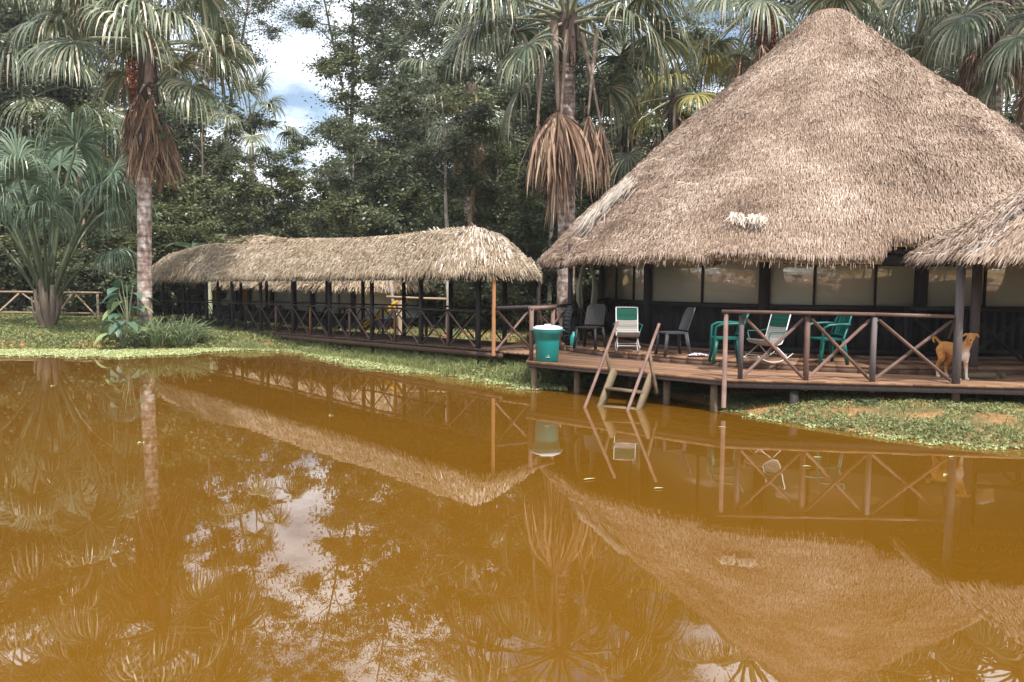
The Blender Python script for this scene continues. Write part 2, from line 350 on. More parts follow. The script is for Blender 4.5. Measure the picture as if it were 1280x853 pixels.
def water_mat():
    m = bpy.data.materials.new('muddy_water'); m.use_nodes = True; t = m.node_tree; N = t.nodes; Lk = t.links.new; p = N['Principled BSDF']
    tc = N.new('ShaderNodeTexCoord'); n = N.new('ShaderNodeTexNoise'); n.inputs['Scale'].default_value = .25; n.inputs['Detail'].default_value = 3; Lk(tc.outputs['Object'], n.inputs[0])
    r = N.new('ShaderNodeValToRGB'); cr = r.color_ramp; cr.elements[0].position = .35; cr.elements[0].color = (.124, .054, .0032, 1); cr.elements[1].position = .7; cr.elements[1].color = (.150, .067, .0055, 1)
    Lk(n.outputs[0], r.inputs[0]); Lk(r.outputs[0], p.inputs['Base Color'])
    p.inputs['Roughness'].default_value = .012; p.inputs['IOR'].default_value = 1.9
    n1 = N.new('ShaderNodeTexNoise'); n1.inputs['Scale'].default_value = 1.6; n1.inputs['Detail'].default_value = 3; Lk(tc.outputs['Object'], n1.inputs[0])
    b1 = N.new('ShaderNodeBump'); b1.inputs['Strength'].default_value = .018; b1.inputs['Distance'].default_value = .05; Lk(n1.outputs[0], b1.inputs['Height']); Lk(b1.outputs[0], p.inputs['Normal'])
    return m
b = MB(); b.raw([(-60, -12, 0), (20, -12, 0), (20, 25, 0), (-60, 25, 0)], [(0, 1, 2, 3)], 0); struct(b.build('pond_water', water_mat()))

# ------------------------------------------------------------------ main round hall
HC = np.array([7.56, 19.8]); RE = 6.93; RW = 5.3; ZL = .53; ZV = .65
apex = at(1024, 17, 19.8); ze = 2.43
NR = 192; th = np.arange(NR)*2*math.pi/NR
E = np.stack([HC[0]+RE*np.cos(th), HC[1]+RE*np.sin(th), ze+0*th], 1)
# notch in the eave beside the walkway roof (thatch lifted off a dark board)
phn = math.atan2(13.0-HC[1], 6.72-HC[0]) % (2*math.pi); dn = np.abs((th-phn+math.pi) % (2*math.pi)-math.pi)
sc = 1-np.where(dn < .085, .05, 0); E[:, 0] = HC[0]+(E[:, 0]-HC[0])*sc; E[:, 1] = HC[1]+(E[:, 1]-HC[1])*sc; E[:, 2] += np.where(dn < .085, .30, 0)
Rg = np.stack([HC[0]+.42*np.cos(th), HC[1]+.42*np.sin(th), apex[2]-.04+0*th], 1)
hall = thing('thatched_hall', 'great round hall with a tall conical brown thatch roof and dark board walls', 'building', (HC[0], HC[1], 0))
def hb(bb, name, mats, parent=hall, smooth=False):     # parts are written in world metres, the hall's base is at HC
    o = bb.build(name, mats, parent, smooth)
    if parent is hall: o.location = (-HC[0], -HC[1], 0)
    return o
wfun = lambda c: np.where(c[..., 1] < HC[1]+1.5, 1.0, .22)
profc = lambda t: t+.02*np.sin(math.pi*t)*(1-t)-.035*np.sin(math.pi*t)*t
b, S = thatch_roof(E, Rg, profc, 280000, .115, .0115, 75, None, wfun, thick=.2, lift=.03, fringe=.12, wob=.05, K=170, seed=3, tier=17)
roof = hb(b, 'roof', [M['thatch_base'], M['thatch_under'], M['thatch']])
b = MB(); b.lathe([(0.0, .04), (.2, .035), (.38, .0), (.46, -.07), (.44, -.2)], (HC[0], HC[1], apex[2]+.0), 24, 0, .5)
hb(b, 'roof_cap', [M['thatch_base']], smooth=True)
# loose pale palm patches on the roof
def roof_patch(px0, py0, px1, py1, wpx, n, L, seed):
    g = np.random.default_rng(seed); P = []
    def hit(px, py):
        d = ray(px, py); lo = None
        for s_ in np.linspace(9, 21, 1600):
            p = CAMP+d*s_; r = math.hypot(p[0]-HC[0], p[1]-HC[1]); zz = apex[2]-(apex[2]-ze)*(r-.38)/(RE-.38)
            if r < RE and p[2] <= zz: return p
        return None
    for k in range(n):
        t = g.random(); px = lerp(px0, px1, t)+g.normal(0, wpx*.4); py = lerp(py0, py1, t)+g.normal(0, wpx*.3); p = hit(px, py)
        if p is None: continue
        rad = nrm(np.array([p[0]-HC[0], p[1]-HC[1], 0])); sl_ = (apex[2]-ze)/(RE-.38); d = nrm(rad-np.array([0, 0, sl_])); s = nrm(np.cross(d, (0, 0, 1.))); n_ = nrm(np.cross(s, d)); n_ *= np.sign(n_[2])
        d = nrm(d+s*g.normal(0, .38)); s = nrm(np.cross(d, n_)); w = .010+.018*g.random()**2; l = L*(.5+.8*g.random()); h = .12+.18*g.random()
        p = p+n_*h; P.append([p-s*w, p+s*w, p+d*l+s*w*.3-n_*.03, p+d*l-s*w*.3-n_*.03])
    bb = MB(); bb.polys(P, 0); return bb
hb(roof_patch(797, 234, 742, 285, 9, 620, .42, 5), 'loose_thatch', [M['thatch_pale']])
hb(roof_patch(918, 281, 960, 285, 4, 95, .20, 6), 'loose_thatch', [M['thatch_pale']])
# walls: twelve-sided
vt = [math.atan2(-math.cos(0), 0)]
near = math.atan2(-HC[1], -HC[0])     # angle pointing from hall centre to the camera
VA = [near+math.radians(-(-69.5)*-1+30*k*1.0) for k in range(12)]
VA = [near+math.radians(-69.5+29.5*k) if k < 6 else near+math.radians(-69.5+29.5*6+(360-29.5*6)/6*(k-6)) for k in range(12)]
VP = [np.array([HC[0]+RW*math.cos(a), HC[1]+RW*math.sin(a)]) for a in VA]
glass = bpy.data.materials.new('screen_glass'); glass.use_nodes = True
t = glass.node_tree; N = t.nodes; p = N['Principled BSDF']; p.inputs['Base Color'].default_value = (.62, .64, .52, 1); p.inputs['Roughness'].default_value = .06; p.inputs['Specular IOR Level'].default_value = 1.0; p.inputs['IOR'].default_value = 1.6
p.inputs['Coat Weight'].default_value = 1.0; p.inputs['Coat IOR'].default_value = 2.3; p.inputs['Coat Roughness'].default_value = .01
tcn = N.new('ShaderNodeTexCoord'); wn = N.new('ShaderNodeTexNoise'); wn.inputs['Scale'].default_value = 1.3; bn = N.new('ShaderNodeBump'); bn.inputs['Strength'].default_value = .3; bn.inputs['Distance'].default_value = .004

M['glass'] = glass
ZW = 1.47
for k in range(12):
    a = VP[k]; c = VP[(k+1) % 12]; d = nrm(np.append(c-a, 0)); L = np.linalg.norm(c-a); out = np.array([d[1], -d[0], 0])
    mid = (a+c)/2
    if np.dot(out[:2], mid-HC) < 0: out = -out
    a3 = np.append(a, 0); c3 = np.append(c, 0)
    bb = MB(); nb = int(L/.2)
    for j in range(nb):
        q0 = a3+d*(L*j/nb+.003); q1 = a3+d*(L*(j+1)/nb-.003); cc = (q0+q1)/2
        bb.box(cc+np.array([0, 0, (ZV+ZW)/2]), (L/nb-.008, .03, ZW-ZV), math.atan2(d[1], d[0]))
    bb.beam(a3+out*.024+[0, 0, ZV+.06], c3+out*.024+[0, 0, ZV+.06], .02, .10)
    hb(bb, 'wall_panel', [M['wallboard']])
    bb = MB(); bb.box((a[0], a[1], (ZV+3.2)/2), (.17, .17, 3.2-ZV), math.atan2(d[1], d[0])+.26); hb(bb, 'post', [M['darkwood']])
    bb = MB()
    bb.beam(a3+d*.09+out*.01+[0, 0, ZW+.05], c3-d*.09+out*.01+[0, 0, ZW+.05], .09, .10)
    bb.beam(a3+d*.09+out*.01+[0, 0, 3.0], c3-d*.09+out*.01+[0, 0, 3.0], .09, .10)
    for f in ((.5,) if k % 2 else (.33, .72)):
        bb.beam(a3+d*L*f+out*.01+[0, 0, ZW+.1], a3+d*L*f+out*.01+[0, 0, 2.95], .04, .07, up=tuple(out))
    fr = hb(bb, 'window', [M['darkwood']])
    bb = MB(); g0 = a3+d*.09; g1 = c3-d*.09
    bb.beam(g0+[0, 0, (ZW+.1+2.95)/2], g1+[0, 0, (ZW+.1+2.95)/2], .012, 2.95-ZW-.1, 0, .5); bb.build('pane', [glass], fr)
# inner floor
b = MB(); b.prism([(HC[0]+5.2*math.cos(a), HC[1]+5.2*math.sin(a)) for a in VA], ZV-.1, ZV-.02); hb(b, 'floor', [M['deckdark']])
b = MB()      # ring beam under the eave and rafters ends
for k in range(24):
    a0 = k*math.pi/12; a1 = (k+1)*math.pi/12
    b.beam((HC[0]+6.0*math.cos(a0), HC[1]+6.0*math.sin(a0), 2.98), (HC[0]+6.0*math.cos(a1), HC[1]+6.0*math.sin(a1), 2.98), .1, .12)
hb(b, 'ring_beam', [M['darkwood']])
for k in range(24):
    a0 = k*math.pi/12+.1; b = MB(); b.tube([(HC[0]+r*math.cos(a0), HC[1]+r*math.sin(a0), ze-.24+(6.9-r)*(apex[2]-ze-.1)/6.9) for r in (6.55, 3, .4)], .05, 6); hb(b, 'rafter', [M['darkwood']])
b = MB()      # board behind the notch
pn = np.array([HC[0]+6.42*math.cos(phn), HC[1]+6.42*math.sin(phn)]); b.box((pn[0], pn[1], 2.38), (1.3, .04, .22), phn+math.pi/2); b.box((pn[0], pn[1]-.03, 2.52), (1.25, .12, .03), phn+math.pi/2)
hb(b, 'eave_board', [M['darkwood']])

# ------------------------------------------------------------------ decks
LD = [(.26, 14.5), (3.2, 12.0), (12.5, 10.62), (12.5, 13.6), (1.35, 17.5), (.40, 16.0)]
dock = thing('waterside_deck', 'low orange brown plank deck on stubby piles at the water edge', 'deck', (3.2, 12.0, 0))
def db(bb, name, mats, parent=dock):
    o = bb.build(name, mats, parent)
    if parent is dock: o.location = (-3.2, -12.0, 0)
    return o
b = MB(); planks(b, LD, math.atan2(-2.5, 2.94), .13, ZL-.045, ZL); db(b, 'decking', [M['deck']])
b = MB()
def edge(b, p, q, z, h, w=.05, inset=.03):
    b.beam((p[0], p[1], z), (q[0], q[1], z), w, h)
edge(b, (.31, 14.56), (3.2, 12.06), ZL-.075, .06); edge(b, (3.24, 12.05), (12.4, 10.69), ZL-.09, .085); edge(b, (.33, 14.6), (.45, 16), ZL-.1, .1)
db(b, 'edge_beam', [M['greywood']])
for (px, py) in ((1.2, 14.2), (2.3, 13.3), (3.4, 12.6), (6, 12.3), (9, 12.0)):
    b = MB(); b.beam((px-.06, py-.06+.13, ZL-.10), (px+1.2, py+1.6, ZL-.10), .07, .08); db(b, 'joist', [M['palewood']])
piles = [(gz(668, 489, 0)[0], 14.55), (gz(717, 470, .2)[0], 13.98+.22), (2.52, 12.8+.12), (3.12, 12.24), (4.25, 11.98), (5.15, 13.2), (4.0, 14), (8.6, 11.3), (2.2, 14.6), (1.6, 15.9), (7.0, 12.3)]
for i, (x, y) in enumerate(piles):
    b = MB(); b.tube([(x, y, -.9), (x+.005, y, 0), (x, y, ZL-.05)], [.064, .061, .058], 8) if i not in (4, 7) else b.box((x, y, -.1), (.12, .12, 1.0))
    db(b, 'pile', [M['palewood'] if i not in (4, 7) else M['darkwood']])
# veranda: raised ring following the wall
ver = thing('veranda_platform', 'raised curved plank veranda one step above the lower deck, running round the hall wall', 'veranda', (HC[0], HC[1]-7, 0))
def vb(bb, name, mats):
    o = bb.build(name, mats, ver); o.location = (-HC[0], -HC[1]+7, 0); return o
vp = []
for k in range(61):
    a = near-math.radians(75)+k*math.radians(150)/60; x = HC[0]+7.2*math.cos(a); y = HC[1]+7.2*math.sin(a); vp.append((x, max(y, 12.74)))
inner = [(HC[0]+4.9*math.cos(near-math.radians(75)+k*math.radians(150)/60), HC[1]+4.9*math.sin(near-math.radians(75)+k*math.radians(150)/60)) for k in range(61)]
b = MB()
for k in range(60):
    for s_ in range(3):
        def L2(o, i, f): return (lerp(o[0], i[0], f), lerp(o[1], i[1], f))
        f0, f1 = s_/3.0, (s_+1)/3.0-.003
        e = .03
        b.prism([L2(L2(vp[k], vp[k+1], e), L2(inner[k], inner[k+1], e), f0), L2(vp[k+1], inner[k+1], f0), L2(vp[k+1], inner[k+1], f1), L2(L2(vp[k], vp[k+1], e), L2(inner[k], inner[k+1], e), f1)], ZV-.04, ZV+random.uniform(-.002, .002))
vb(b, 'decking', [M['deck']])
b = MB()
for k in range(60): b.beam((*[lerp(vp[k][0], inner[k][0], .012), lerp(vp[k][1], inner[k][1], .012)], (ZL+ZV)/2-.04), (*[lerp(vp[k+1][0], inner[k+1][0], .012), lerp(vp[k+1][1], inner[k+1][1], .012)], (ZL+ZV)/2-.04), .05, ZV-ZL-.005)
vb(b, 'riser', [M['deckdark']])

# ------------------------------------------------------------------ railings
def xrail(root, bays, zf, h, mats, post_w=.085, r=.024, base=None, roundp=False, braces=True, loc0=(0, 0, 0)):
    """bays: list of floor points (x,y,z); X braces between neighbours. Every post, rail and brace is its own part."""
    def put(bb, name, mt):
        o = bb.build(name, [mt], root); o.location = [-q for q in loc0]
    for i in range(len(bays)-1):
        p = np.array(bays[i], float); q = np.array(bays[i+1], float); d = nrm(q-p)
        if braces:
            for s_ in (0, 1):
                bb = MB(); a_ = p+d*.05+[0, 0, .04]; c_ = q-d*.05+[0, 0, h-.06]
                if s_: a_ = p+d*.05+[0, 0, h-.06]; c_ = q-d*.05+[0, 0, .04]
                n_ = np.array([d[1], -d[0], 0])*(.03 if s_ else -.03)
                bb.tube([a_+n_, (a_+c_)/2+n_+np.array([0, 0, random.uniform(-.008, .008)]), c_+n_], [r*.95, r, r*.9], 7); put(bb, 'brace', mats[1] if s_ else mats[2])
fr_pts = [at(925, 474.5, 12.02), at(1007, 474.5, 11.92), at(1090, 475, 11.80), at(1192, 478.5, 11.66)]
fr_pts = [np.array([p_[0], p_[1], ZL]) for p_ in fr_pts]
L0 = fr_pts[0]
rail1 = thing('deck_railing', 'reddish brown pole railing with three crossed bays on the lower deck', 'railing', L0)
xrail(rail1, fr_pts, ZL, .98, (M['redwood'], M['redwood'], M['redwood']), r=.026, loc0=L0)
def rb(bb, name, mt, root=rail1, l=L0):
    o = bb.build(name, [mt], root); o.location = [-float(q) for q in l]; return o
bb = MB(); bb.tube([(3.2, 11.96, .10), (3.2, 11.96, ZL+1.0)], [.036, .034], 8); rb(bb, 'post', M['redwood'])
bb = MB(); bb.box((fr_pts[0][0], fr_pts[0][1]-.0, ZL+.46), (.06, .06, 1.0)); rb(bb, 'post', M['greywood'])
for q in fr_pts[1:3]: bb = MB(); bb.box((q[0], q[1], ZL+.40), (.064, .064, 1.12)); rb(bb, 'post', M['redwood'] if q[0] < 4.6 else M['greywood'])
bb = MB(); bb.beam((3.14, 11.97, ZL+1.02), fr_pts[2]+[0, 0, 1.0], .09, .05); bb.beam(fr_pts[2]+[0.01, 0, 1.0], fr_pts[3]+[-.05, 0, .98], .09, .05); rb(bb, 'top_rail', M['redwood'])

# little gate-like rail at the dock's left corner, behind the bin
c0 = np.array([gz(664, 451, ZL)[0], 14.55, ZL]); c1 = c0+np.array([.42, .62, 0])
rail2 = thing('corner_railing', 'short brown square-framed rail behind the teal bin at the deck corner', 'railing', c0)
for q in (c0, c1): bb = MB(); bb.box(q+[0, 0, .47], (.075, .075, .94)); rb(bb, 'post', M['redwood'], rail2, c0)
bb = MB(); bb.beam(c0+[-.03, -.03, .96], c1+[.03, .03, .96], .09, .06); rb(bb, 'top_rail', M['redwood'], rail2, c0)
bb = MB(); bb.tube([c0+[.15, .2, .93], c0+[.3, .45, .05]], .024, 6); rb(bb, 'brace', M['redwood'], rail2, c0)

# rail from the gallery end to the dark post by the hall
w0 = np.array([-.36, 16.36, .50]); w1 = np.array([.42, 16.85, .52]); w2 = np.array([1.26, 17.45, .53])
rail3 = thing('landing_railing', 'dark topped railing with brown crossed poles between the gallery end and the hall', 'railing', w0)
xrail(rail3, [w0, w1, w2], .5, .92, (M['redwood'], M['redwood'], M['redwood']), r=.026, loc0=w0)
bb = MB(); bb.beam(w0+[0.05, 0, .92], w2+[0, 0, .92], .09, .075); rb(bb, 'top_rail', M['darkwood'], rail3, w0)
bb = MB(); bb.box(w2+[0, 0, .95], (.10, .10, 2.6)); rb(bb, 'post', M['darkwood'], rail3, w0)
bb = MB(); bb.box(w1+[0, 0, .46], (.07, .07, .92)); rb(bb, 'post', M['darkwood'], rail3, w0)
# dark lattice rail left of the hall wall
for (nm, A, B_, lab, nb) in (('lattice_rail', (1.55, 17.9), (2.55, 19.9), 'black lattice railing behind the wicker chair at the left end of the hall', 3),
                            ('lattice_rail', (6.95, 14.1), (11.5, 12.9), 'black lattice railing in the dark behind the dog', 5)):
    A3 = np.array([*A, ZV]); B3 = np.array([*B_, ZV]); rt = thing(nm, lab, 'railing', A3)
    pts = [lerp(A3, B3, k/nb) for k in range(nb+1)]
    xrail(rt, pts, ZV, .85, (M['darkwood'],)*3, r=.03, loc0=A3)
    for q in pts: bb = MB(); bb.box(q+[0, 0, .45], (.06, .06, .9)); rb(bb, 'post', M['darkwood'], rt, A3)
    bb = MB(); bb.beam(A3+[0, 0, .9], B3+[0, 0, .9], .07, .06); rb(bb, 'top_rail', M['darkwood'], rt, A3)

# ------------------------------------------------------------------ long thatched gallery
GA = np.array([-.72, 17.1]); GS = np.array([-1.40, 1.495]); GL = np.linalg.norm(GS); gd = GS/GL; gn = np.array([-gd[1], gd[0]])*-1
if gn[0] < 0: gn = -gn
def gp(t, w): return GA+GS*t+gn*w
def gdz(t): return .53-.031*t
gal = thing('thatched_walkway', 'long walkway on black posts under a shaggy rounded thatch roof, leading away left', 'walkway', (GA[0], GA[1], 0))
def gb(bb, name, mats, parent=gal, smooth=False):
    o = bb.build(name, mats, parent, smooth)
    if parent is gal: o.location = (-GA[0], -GA[1], 0)
    return o
GW = 1.7
# roof rings: front side, far end, back side, near end
MT = 46; Er = []; Rr = []
def zeave(t): return 2.20-.021*t
def zridge(t): return 3.14+.02*math.exp(-((t-.1)/1.1)**2)+.035*math.sin(t*1.9)+.10*math.exp(-((t-7.5)/1.2)**2)-.012*t
for t in np.linspace(-.35, 9.3, 110): Er.append((*gp(t, -.55), zeave(t))); tr = min(max(t, .55), 8.7); Rr.append((*gp(tr, .80), zridge(tr)))
for k in range(1, 24):
    a = k/24*math.pi; t = 9.3+.55*math.sin(a); w = lerp(-.55, 2.15, (1-math.cos(a))/2); Er.append((*gp(t, w), zeave(t)-.05*math.sin(a))); Rr.append((*gp(8.7, .8), zridge(8.7)))
for t in np.linspace(9.3, .15, 100): Er.append((*gp(t, 2.15), zeave(t))); tr = min(max(t, .55), 8.7); Rr.append((*gp(tr, .80), zridge(tr)))
fc = np.array(gp(-.35, -.55)); bc = np.array(gp(.15, 2.15))
for k in range(1, 22):
    s_ = k/22; q = lerp(bc, fc, s_)-gd*.42*math.sin(s_*math.pi); Er.append((q[0], q[1], zeave(0)-.06*s_*0)); Rr.append((*gp(.55, .8), zridge(.55)))
Er = np.array(Er); Rr = np.array(Rr)
pex = np.array([lerp(1.25, 1.75, min(1, max(0, (q[0]*0+k_-0)/14))) if k_ < 110 else (1.75 if k_ < 233 else 1.25) for k_, q in enumerate(Er)])
b, _ = thatch_roof(Er, Rr, lambda t: t**1.75, 150000, .165, .015, 16, None, None, thick=.14, lift=.045, jit=.2, fringe=.16, wob=.022, K=18, seed=8, droop=.6, pexp=pex)
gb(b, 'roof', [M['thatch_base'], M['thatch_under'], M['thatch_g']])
def tuft(P0, D, n, L, w, seed, spread=.35):
    g = np.random.default_rng(seed); P = []
    for k in range(n):
        p0, dn = P0[g.integers(len(P0))]; d = nrm(np.asarray(D(p0))+g.normal(0, spread*.35, 3)); s = nrm(np.cross(d, (0, 0, 1.))+g.normal(0, .35, 3)); l = L*(.6+.7*g.random()); up = np.array([0, 0, .05+.07*g.random()])
        m_ = p0+up+d*l*.5+[0, 0, .03]; e_ = p0+up+d*l-[0, 0, .04]; ww = w*(.6+.8*g.random())
        P += [[p0-s*ww*.5, p0+s*ww*.5, m_+s*ww*.5, m_-s*ww*.5], [m_-s*ww*.5, m_+s*ww*.5, e_+s*ww*.1, e_-s*ww*.1]]
    bb = MB(); bb.polys(P, 0, np.repeat(g.random(n), 2)); return bb
# coarse pale palm leaves dressed over the near hip
g = np.random.default_rng(4); src = []
for k in range(420):
    t = g.uniform(-.45, 1.25); s_ = g.uniform(.12, .96); ring = lerp(np.array([*gp(max(t, .55), .8), 0]), np.array([*gp(t, -.5), 0]), s_)
    z = lerp(zridge(max(t, .55)), zeave(t), s_**(1.75 if t > 1 else 1.3))+.03
    if t < .25: f = (.25-t)/.7
    src.append((np.array([ring[0], ring[1], z]), 0))
for k in range(260):
    s_ = g.uniform(.05, .97); a = g.random(); q = lerp(bc, fc, a)-gd*.42*math.sin(a*math.pi); r0 = gp(.55, .8); p_ = lerp(np.array(r0), q, s_); src.append((np.array([p_[0], p_[1], lerp(zridge(.55), zeave(0), s_**1.25)+.03]), 0))
ctr = np.array([*gp(.45, .8), 2.9])
gb(tuft(src, lambda p: nrm(p-ctr)*np.array([1, 1, .3])-np.array([0, 0, .75]), 650, .27, .022, 9), 'loose_thatch', [M['thatch_pale']])
# deck, posts, rails
b = MB()
nbd = int(9.9*GL/.16)
for k in range(nbd):
    t0 = -.35+k*(9.9/nbd); t1 = t0+9.9/nbd-.004; z = gdz(t0)
    b.prism([gp(t0, -.06), gp(t0, GW+.06), gp(t1, GW+.06), gp(t1, -.06)][::-1], z-.045, z)
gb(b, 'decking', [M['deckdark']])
# landing boards joining the gallery to the deck
b = MB(); planks(b, [tuple(gp(-.36, -.06)), (.42, 15.96), (1.36, 17.5), (1.5, 18.3), tuple(gp(-.36, GW+.06))], math.atan2(-gd[0], gd[1])*0+.9, .14, .485, .525); gb(b, 'landing', [M['deck']])
b = MB(); b.beam((*gp(-.4, -.03), gdz(0)-.10), (*gp(9.5, -.03), gdz(9.5)-.10), .05, .1); b.beam((*gp(-.4, GW), gdz(0)-.10), (*gp(9.5, GW), gdz(9.5)-.10), .05, .1); gb(b, 'edge_beam', [M['deckdark']])
b = MB(); b.beam((*gp(-.2, 0), 2.06), (*gp(9.3, 0), 1.90), .08, .1); b.beam((*gp(0, GW), 2.06), (*gp(9.3, GW), 1.90), .08, .1); gb(b, 'eave_beam', [M['darkwood']])
for k in range(10):
    b = MB(); x, y = gp(k, 0); b.box((x, y, 1.08), (.08, .08, 2.2), math.atan2(gd[1], gd[0])); gb(b, 'post', [M['darkwood']])
for k in range(10):
    b = MB(); x, y = gp(k+.5, GW) if k < 9 else gp(-.05, GW); b.box((x, y, 1.08), (.08, .08, 2.2), math.atan2(gd[1], gd[0])); gb(b, 'post', [M['darkwood']])
b = MB(); b.tube([(*at(617, 438, 16.42)[:2], .44), (*at(617, 438, 16.42)[:2], 2.2)], .04, 8); gb(b, 'end_post', [M['orangewood']])
RHT = .80
for side, w in ((0, -.02), (1, GW)):
    b = MB(); b.beam((*gp(0 if side == 0 else .6, w), gdz(0)+RHT), (*gp(9.4, w), gdz(9.4)+RHT+.06), .06, .045); gb(b, 'top_rail', [M['darkwood']])
    for k in range(10):
        if side == 0 or k < 9:
            t = k+.5 if side == 0 else k+1.0
            if t > 9.4: continue
            b = MB(); x, y = gp(t, w); hh = RHT+.02
            b.box((x, y, gdz(t)+hh/2-.05), (.05, .05, hh), math.atan2(gd[1], gd[0])); gb(b, 'rail_post', [M['orangewood'] if (side == 0 and k in (1, 3)) else M['redwood'] if side == 0 and k < 5 else M['darkwood']])
    nbr = 19 if side == 0 else 17
    for k in range(nbr):
        t0 = (0 if side == 0 else .5)+k*.5; t1 = t0+.5
        for s_ in (0, 1):
            p_ = np.array([*gp(t0+.03, w), gdz(t0)+.03]); q_ = np.array([*gp(t1-.03, w), gdz(t1)+RHT-.03])
            if s_: p_[2] += RHT-.06; q_[2] -= RHT-.06
            off = np.array([gn[0], gn[1], 0])*(.022 if s_ else -.022)
            b = MB(); b.tube([p_+off, q_+off], [.020, .018], 6)
            gb(b, 'brace', [(M['redwood'] if s_ == 0 else M['greywood']) if (side == 0 and k < 11) else M['darkwood']])

# hanging plant baskets under the far eave
for i, (px, py, Yd, lab) in enumerate(((217, 358, 30, 'dark hanging plant basket nearest the far end of the thatched walkway'), (252, 358, 28.5, 'wide dark hanging plant basket under the walkway eave, between two black posts'), (246, 372, 29.2, 'low hanging pot with trailing rim leaves seen through the walkway'), (277, 369, 29.5, 'small dark hanging pot just left of the orange curtains'))):
    c = at(px, py, Yd); o = thing('hanging_basket', lab, 'plant basket', c, group='hanging baskets along the walkway')
    b = MB(); b.lathe([(.02, -.16), (.12, -.15), (.17, -.05), (.19, .05), (.17, .06), (.02, .04)], (0, 0, 0), 14, 0, .2); b.build('pot', [M['darkwood']], o)
    g = np.random.default_rng(i); P = []
    for k in range(110):
        a = g.random()*6.28; r = .05+.16*g.random(); p0 = np.array([r*math.cos(a), r*math.sin(a), .06+.1*g.random()-.5*max(0, r-.14)]); d = nrm([math.cos(a), math.sin(a), g.normal(-.1, .5)]); s = nrm(np.cross(d, (0, 0, 1))); P.append([p0, p0+d*.06+s*.025, p0+d*.12, p0+d*.06-s*.025])
    b = MB(); b.polys(P, 0); b.build('foliage', [M['leafA']], o)
    b = MB(); hh = max(.1, 2.35-c[2])
    for a in (0, 2.1, 4.2): b.tube([(.17*math.cos(a), .17*math.sin(a), .06), (0, 0, min(.35, hh)), (0, 0, hh)], .006, 4)
    b.build('hanger', [M['darkwood']], o)

# ------------------------------------------------------------------ bungalow behind the walkway
BA = np.array([-5.55, 26.6]); bd = gd; bn = gn; BL = 16.5
bun = thing('bungalow', 'pale panelled guest bungalow with a low thatched roof and orange curtains behind the walkway', 'house', (BA[0], BA[1], 0))
def bp(s, w): return BA+bd*s+bn*w
def bbb(bb, name, mats, parent=bun):
    o = bb.build(name, mats, parent)
    if parent is bun: o.location = (-BA[0], -BA[1], 0)
    return o
M['whitewall'] = mat('wall_panels', [(.62, .63, .57), (.76, .77, .72)], .8, .2, noise=1.5, attr=False)
M['curtain'] = mat('orange_curtain', [(.85, .30, .02), (.95, .50, .08)], .8, .2, noise=10, stretch=(9, 9, .2), attr=False, trans=.3)
M['bungdark'] = mat('bungalow_base', [(.03, .025, .025), (.06, .05, .05)], .8, .2)
b = MB(); zb = .45; ztop = 2.3
for (s0, s1) in ((.4, 3.0), (3.1, 6.2), (6.3, 8.2), (9.6, 11.2)):
    b.box((*bp((s0+s1)/2, .6), (zb+.35+ztop)/2), (s1-s0, .08, ztop-zb-.35), math.atan2(bd[1], bd[0]))
b.box((*bp(8, 4.6), 1.4), (15.5, .08, 1.9), math.atan2(bd[1], bd[0])); b.box((*bp(.42, 2.6), 1.4), (.08, 3.9, 1.9), math.atan2(bd[1], bd[0]))
bbb(b, 'wall', [M['whitewall']])
b = MB(); b.box((*bp(14.1, .62), 1.4), (3.4, .05, 1.8), math.atan2(bd[1], bd[0])); bbb(b, 'reed_screen', [M['thatch_under']])
b = MB(); b.box((*bp(8, 2.4), .35), (16, 4.8, .5), math.atan2(bd[1], bd[0])); b.box((*bp(8.1, .55), zb+.22), (15.7, .1, .27), math.atan2(bd[1], bd[0])); bbb(b, 'base', [M['bungdark']])
for s_ in (.3, 3.05, 6.25, 8.25, 9.5, 11.3, 12.3, 15.9):
    b = MB(); b.box((*bp(s_, .5), 1.4), (.13, .13, 1.9), math.atan2(bd[1], bd[0])); bbb(b, 'post', [M['darkwood']])
for (s0, s1, mt) in ((8.35, 9.4, 'curtain'), (11.4, 12.2, 'curtain')):
    b = MB()
    for k in range(14):
        f0 = k/14; f1 = (k+1)/14; b.beam((*bp(lerp(s0, s1, f0), .66+.04*(k % 2)), 1.4), (*bp(lerp(s0, s1, f1), .66+.04*((k+1) % 2)), 1.4), .01, 1.35)
    bbb(b, 'curtain', [M[mt]])
b = MB(); b.box((*bp(2.0, .53), 1.35), (1.5, .04, 1.25), math.atan2(bd[1], bd[0])); wd = bbb(b, 'window', [M['fencewood']])
b = MB()
for k in range(2): b.box((*bp(1.62+.75*k, .49), 1.35), (.66, .04, 1.1), math.atan2(bd[1], bd[0]))
b.build('pane', [M['whitewall']], wd)
E2 = []; R2 = []
def zrb(s): return 3.28+.055*s+.04*math.sin(s*1.3)
for t in np.linspace(-.75, BL+.3, 60): E2.append((*bp(t, -.35), 1.74)); tr = min(max(t, 1.4), BL-1.3); R2.append((*bp(tr, 2.4), zrb(tr)))
for t in np.linspace(-.7, 5.5, 14)[1:-1]: E2.append((*bp(BL+.3, t), 1.70)); R2.append((*bp(BL-1.3, 2.4), zrb(BL-1.3)))
for t in np.linspace(BL+.3, -.75, 60): E2.append((*bp(t, 5.5), 1.70)); tr = min(max(t, 1.4), BL-1.3); R2.append((*bp(tr, 2.4), zrb(tr)))
for t in np.linspace(5.5, -.7, 14)[1:-1]: E2.append((*bp(-.75, t), 1.70)); R2.append((*bp(1.4, 2.4), zrb(1.4)))
b, _ = thatch_roof(np.array(E2), np.array(R2), lambda t: t**1.15, 32000, .28, .03, 16, None, None, thick=.16, lift=.08, fringe=.14, K=16, seed=12)
bbb(b, 'roof', [M['thatch_base'], M['thatch_under'], M['thatch_g']])

